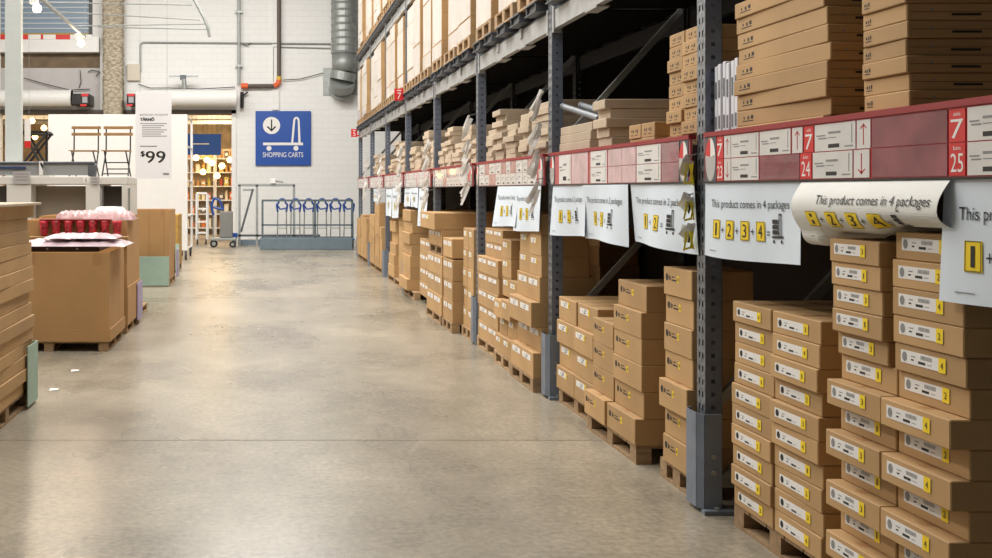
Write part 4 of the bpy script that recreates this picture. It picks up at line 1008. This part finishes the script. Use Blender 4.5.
# ---------------------------------------------------------------- cart corral
CY = 28.2; c = lambda x, y, dd=CY: (PX(x,dd), dd, PZ(y,dd))
kb = MB(); kb.bbox(PX(260,CY), PX(352.5,CY), CY, CY+.25, 0, PZ(238,CY), KERB, .01)
tag(kb.build('corral_kerb'), 'blue-grey kerb block under the cart rails', 'kerb')
rb = MB(); rx = CY+.06; zt = PZ(200.5,rx)
for x in (262.5, 315, 352): rb.box(PX(x-1,rx), PX(x+1,rx), rx-.03, rx+.03, PZ(238,CY)+.001, zt, RAILG)
for y, h_ in ((200.5, 1.0), (225, .8), (237, .5)): rb.box(PX(262,rx), PX(353,rx), rx-.03, rx+.03, PZ(y+h_,rx), PZ(y-h_,rx), RAILG)
tag(rb.build('corral_railing'), 'dark grey steel railing in front of the blue-handled carts', 'railing')
def cart(x, d_, label):
    E = empty('shopping_cart', (PX(x,d_), d_, 0), label, 'cart', 'flatbed shopping carts'); w_ = .13
    mb = MB(); mb.bbox(-.165, .165, -.1, 1.0, .22, .26, TEAL, .01); mb.build('platform', E)
    mb = MB()
    for sx in (-1, 1): mb.tube((sx*w_, .0, .24), (sx*w_*.9, -.06, 1.02), .016, GALV, 8)
    mb.tube((-w_, -.03, .55), (w_, -.03, .55), .012, GALV, 6); mb.build('handle_frame', E)
    mb = MB(); n = 8
    pts = [(-w_*.9, -.06, 1.0), (-w_*1.15, -.08, 1.20)] + [(-w_*.75*math.cos(math.pi*i/n), -.1, 1.24+.12*math.sin(math.pi*i/n)) for i in range(n+1)] + [(w_*1.15, -.08, 1.20), (w_*.9, -.06, 1.0)]
    mb.path(pts, .028, CBLUE, 8); mb.path([(-w_*1.1, -.08, 1.2), (-w_*.4, -.08, 1.07), (w_*.9, -.08, 1.1)], .022, CBLUE, 8); mb.build('blue_handle', E)
    for sx in (-1, 1):
        for yy in (0, .9): mb = MB(); mb.tube((sx*.12-.02, yy, .065), (sx*.12+.02, yy, .065), .065, RUB, 12); mb.box(sx*.12-.025, sx*.12+.025, yy-.02, yy+.02, .10, .22, DKMET); mb.build('wheel', E)
for i, x in enumerate((282, 295.3, 308.6, 321.9, 335.2, 348.5)):
    cart(x, CY+.9, '%s blue-handled flatbed cart behind the grey railing' % ['leftmost', 'second from left', 'third from left', 'third from right', 'second from right', 'rightmost'][i])
# light frame
rb = MB(); dd = 30.5
for x in (239.5, 257, 294): rb.box(PX(x-1.2,dd), PX(x+1.2,dd), dd-.04, dd+.04, 0, PZ(185,dd), GALV)
rb.box(PX(238,dd), PX(295,dd), dd-.04, dd+.04, PZ(186.5,dd), PZ(184,dd), GALV); rb.box(PX(238,dd), PX(320,dd), dd-.04, dd+.04, PZ(236.5,dd), PZ(234.5,dd), DKMET)
rb.beamd((PX(241,dd), dd, PZ(232,dd)), (PX(253,dd), dd, PZ(189,dd)), .05, .06, DKMET); rb.box(PX(243,dd), PX(254,dd), dd-.02, dd+.02, PZ(191,dd), PZ(189,dd), GALV)
rb.box(PX(238,dd), PX(262,dd), dd+.0, dd+.3, 0, PZ(240,dd), KERB)
tag(rb.build('corral_gate_frame'), 'light grey gate frame with a diagonal bar left of the cart railing', 'frame')
mb = MB(); mb.bbox(PX(270.5,dd), PX(276,dd), dd-.1, dd+.1, PZ(184,dd)+.004, PZ(178.5,dd), WPAINT, .02); mb.tube((PX(276,dd), dd, PZ(181,dd)), (PX(283.5,dd), dd, PZ(181.8,dd)), .03, GALV, 8)
tag(mb.build('camera_box'), 'small grey box with arm on the gate frame', 'device')
# trolley by the doorway
dd = 29.4; E = empty('utility_trolley', (PX(222,dd), dd, 0), 'grey utility trolley with a blue handle standing in the doorway', 'trolley')
mb = MB(); mb.bbox(-.06, .30, -.15, .15, .28, 1.0, mat('trolley_grey', (.20,.20,.19), .5), .02); mb.build('bin', E)
MB().bbox(-.32, .40, -.2, .22, .20, .27, GALV, .01).build('base', E)
mb = MB(); q = [(-.24,0,.9),(-.30,0,1.15),(-.22,0,1.38),(-.05,0,1.30),(.03,0,1.05),(-.24,0,1.12)]; mb.path(q, .035, CBLUE, 8); mb.build('blue_handle', E)
mb = MB(); mb.tube((-.24,0,.27), (-.24,0,.9), .02, GALV, 8); mb.build('handle_post', E)
for x, r_ in ((-.22, .11), (.30, .09)): q = MB().tube((x,-.16,r_), (x,-.11,r_), r_, RUB, 16).build('wheel', E); MB().tube((x,-.17,r_), (x,-.16,r_), r_*.5, GALV, 12).build('hub', q)
mb = MB(); mb.bbox(PX(231,30.2), PX(237.5,30.2), 30.2, 30.5, PZ(238.5,30.2), PZ(233,30.2), CBLUE, .02); mb.box(PX(232,30.2), PX(236,30.2), 30.22, 30.48, 0, PZ(238.5,30.2), DKMET)
tag(mb.build('blue_box'), 'small bright blue box at the foot of the gate frame', 'box')
# white shelf trolley
dd = 31; E = empty('wire_trolley', (0,0,0), 'white wire shelf trolley in front of the lit hall', 'trolley')
mb = MB()
for x in (196.5, 207): mb.tube((PX(x,dd), dd, .15), (PX(x,dd), dd, PZ(194,dd)), .03, WPAINT, 8); mb.tube((PX(x,dd), dd+.5, .15), (PX(x,dd), dd+.5, PZ(194,dd)), .03, WPAINT, 8)
mb.tube((PX(196.5,dd), dd, PZ(193.5,dd)), (PX(207,dd), dd, PZ(193.5,dd)), .03, WPAINT, 8); mb.build('frame', E)
for y in (233, 222, 209): MB().box(PX(196.5,dd), PX(207,dd), dd, dd+.5, PZ(y+.6,dd), PZ(y-.6,dd), WPAINT).build('shelf', E)
for x in (197.5, 206):
    mb = MB(); mb.tube((PX(x,dd)-.02, dd, .065), (PX(x,dd)+.02, dd, .065), .065, RUB, 12); mb.box(PX(x,dd)-.02, PX(x,dd)+.02, dd-.01, dd+.01, .1, .17, DKMET); mb.build('castor', E)

# ---------------------------------------------------------------- lit market hall beyond the doorway
HY = 40.0
HW = mat('hall_wall_warm', (.62,.48,.31), .8, var=.3, scale=2)
struct(MB().box(-16, 5.5, 46, 46.2, 0, 9, HW), 'wall_hall')
struct(MB().box(-16, 5.5, WY+.3, 46, 5.2, 5.3, mat('hall_ceiling', (.20,.16,.12), .8)), 'trim_4')
for x, y in ((-2, 37), (-2, 42), (-6, 38), (-9.5, 38)): area('hall_luminaire', (x, y, 5.0), (0,0,0), 1.5, 3, 230, (1,.74,.44))
d = 36.5; mb = MB(); mb.box(PX(176,d), PX(221,d), d, d+.05, PZ(155,d), PZ(134,d), BLUE); g = lambda u, v: (PX(u,d), d-.004, PZ(v,d))
mb.rect(191, 209, 144.4, 143.4, g, WHITE, 1)
for x in (192, 219): mb.tube((PX(x,d), d+.02, PZ(134,d)), (PX(x,d), d+.02, 5.2), .01, GALV, 6)
tag(mb.build('hanging_sign'), 'blue hanging sign inside the lit hall', 'sign')
# beams and tube lamps of the hall
mb = MB(); 
for y_ in (38, 41, 44): mb.box(-12, 4, y_-.05, y_+.05, 4.35, 4.5, WPAINT)
struct(mb, 'trim_5')
names = {}
def shelfunit(x0, x1, y, zs, label):
    E = empty('hall_shelf', (0,0,0), label, 'shelf')
    for x in (x0, x1): MB().box(x-.03, x+.03, y, y+.5, 0, zs[-1]+.35, WPAINT).build('side_panel', E)
    for z in zs: MB().box(x0+.03, x1-.03, y, y+.5, z-.04, z, WPAINT).build('shelf_board', E)
    MB().box(x0, x1, y+.5, y+.52, 0, zs[-1]+.35, HW).build('back_panel', E)
ZS = [.25, .75, 1.25, 1.75, 2.25, 2.75]
shelfunit(-3.1, -1.9, HY-2, ZS, 'left white goods shelf seen through the doorway')
shelfunit(-1.85, -.7, HY-2, ZS, 'right white goods shelf seen through the doorway')
pal = [(.75,.20,.04), (.55,.30,.10), (.15,.12,.10), (.8,.7,.5), (.6,.5,.1), (.3,.3,.32), (.75,.45,.12), (.45,.08,.05)]
pm = [mat('goods_%s' % n_, c_, .5) for n_, c_ in zip(('orange','tan','dark','cream','olive','grey','amber','brick'), pal)]
cn = ['orange', 'tan', 'dark', 'cream', 'olive', 'grey', 'amber', 'brick']
on = ['lowest', 'second', 'third', 'fourth', 'fifth', 'top']
for u, (x0, x1, sd) in enumerate(((-3.0, -2.0, 'left'), (-1.75, -.8, 'right'))):
    for zi, z in enumerate(ZS):
        n = 5
        for i in range(n):
            ci = R.randrange(8)
            if u == 1 and zi in (2, 3) and i > 1: ci = [0, 6, 0][i % 3]
            x = x0 + (i+.5)*(x1-x0)/n; h = R.uniform(.2, .36); y = HY-1.85; mb = MB(); r_ = R.uniform(.05, .08)
            if (i+zi) % 2: mb.lathe((x, y, z+.001), [(r_*.8, 0), (r_, .02), (r_, h*.7), (r_*.5, h*.85), (r_*.5, h)], pm[ci], 12); nm = 'jar'
            else: mb.bbox(x-.08, x+.08, y-.08, y+.08, z+.001, z+h, pm[ci], .01); mb.box(x-.05, x+.05, y-.083, y-.0805, z+h*.3, z+h*.7, WHITE); nm = 'packet'
            tag(mb.build(nm), '%s %s, %s from left, %s shelf of %s hall unit' % (cn[ci], nm, ['first','second','third','fourth','fifth'][i], on[zi], sd), nm, 'goods on the hall shelves')
k = 0
for (px, py, dd) in ((196, 158, 37), (203, 172, 37.3), (212, 163, 37.1), (222, 166, 37), (230, 160, 37.4), (207, 160, 37.6), (217, 176, 37.2), (32, 121, 38), (44, 128, 39), (35, 137, 39)):
    mb = MB(); c_ = (PX(px,dd), dd, PZ(py,dd)); mb.lathe(c_, [(.02,-.10),(.09,-.07),(.12,0),(.08,.08),(.03,.11)], HALLG, 12); mb.tube((c_[0],c_[1],c_[2]+.11), (c_[0],c_[1],5.2), .006, BLACK, 4)
    tag(mb.build('glowing_pendant', smooth=True), ['far left glowing pendant lamp over the hall shelves', 'low glowing pendant lamp, second from left in doorway', 'middle glowing pendant lamp in the doorway', 'glowing pendant lamp right of the blue sign', 'rightmost glowing pendant lamp in the doorway', 'glowing pendant lamp behind the blue sign edge', 'lowest glowing pendant lamp in the doorway', 'highest glowing pendant lamp left of the white display wall', 'glowing pendant lamp touching the display wall edge', 'glowing pendant lamp just above the folding table'][k], 'lamp', 'pendant lamps in the hall'); k += 1
# floor debris
for x, y, nm in ((75, 371, 'farther'), (54, 390, 'nearer'), (384, 262, 'far, at the foot of the rack')):
    dd = 1.6*F/(y-VY); xx = PX(x, dd); mb = MB(); mb.add([(xx-.03,dd-.04,.002),(xx+.035,dd-.03,.006),(xx+.03,dd+.05,.003),(xx-.035,dd+.03,.008)], [(0,1,2,3)], WHITE)
    tag(mb.build('paper_scrap'), 'small white paper scrap on the floor, %s one' % nm, 'paper scrap', 'paper scraps on the floor')
# the 300 cartons that show largest stay single; the smallest ones become one object
def shown(o):
    bb = o.bound_box; ys = [o.location.y+v[1] for v in bb]; xf = o.location.x+min(v[0] for v in bb); hh = max(v[2] for v in bb)
    yn, yf, yc = min(ys), max(ys), o.location.y
    pa, pb = VX+F*abs(xf)/yn, VX+F*abs(xf)/yf
    if o.location.x < 0: return 1e6
    wv = max(0, min(pa, 992)-min(pb, 992)); pt = VY-F*(o.location.z+hh-H)/yc; pb_ = VY-F*(o.location.z-H)/yc
    return wv*max(0, min(pb_, 558)-max(pt, 0))
allc = [o for o in COL.objects if o.name.split('.')[0] == 'cardboard_box']
allc.sort(key=shown, reverse=True)
rest = MB()
for o in allc[300:]:
    if shown(o) > 0:
        for q in [o]+list(o.children):
            M = Matrix.Translation(o.location) @ Matrix.Rotation(o.rotation_euler.z, 4, 'Z')
            base = len(rest.v); rest.v += [tuple(M @ v.co) for v in q.data.vertices]
            for p_ in q.data.polygons:
                rest.f.append(tuple(a+base for a in p_.vertices)); rest.m.append(rest.mi(q.data.materials[p_.material_index]))
    for q in list(o.children): bpy.data.objects.remove(q)
    bpy.data.objects.remove(o)
o = tag(rest.build('distant_cardboard_boxes'), 'the many small distant cardboard boxes in the farther rack bays', 'boxes'); o['kind'] = 'stuff'
print('cartons', len(allc))
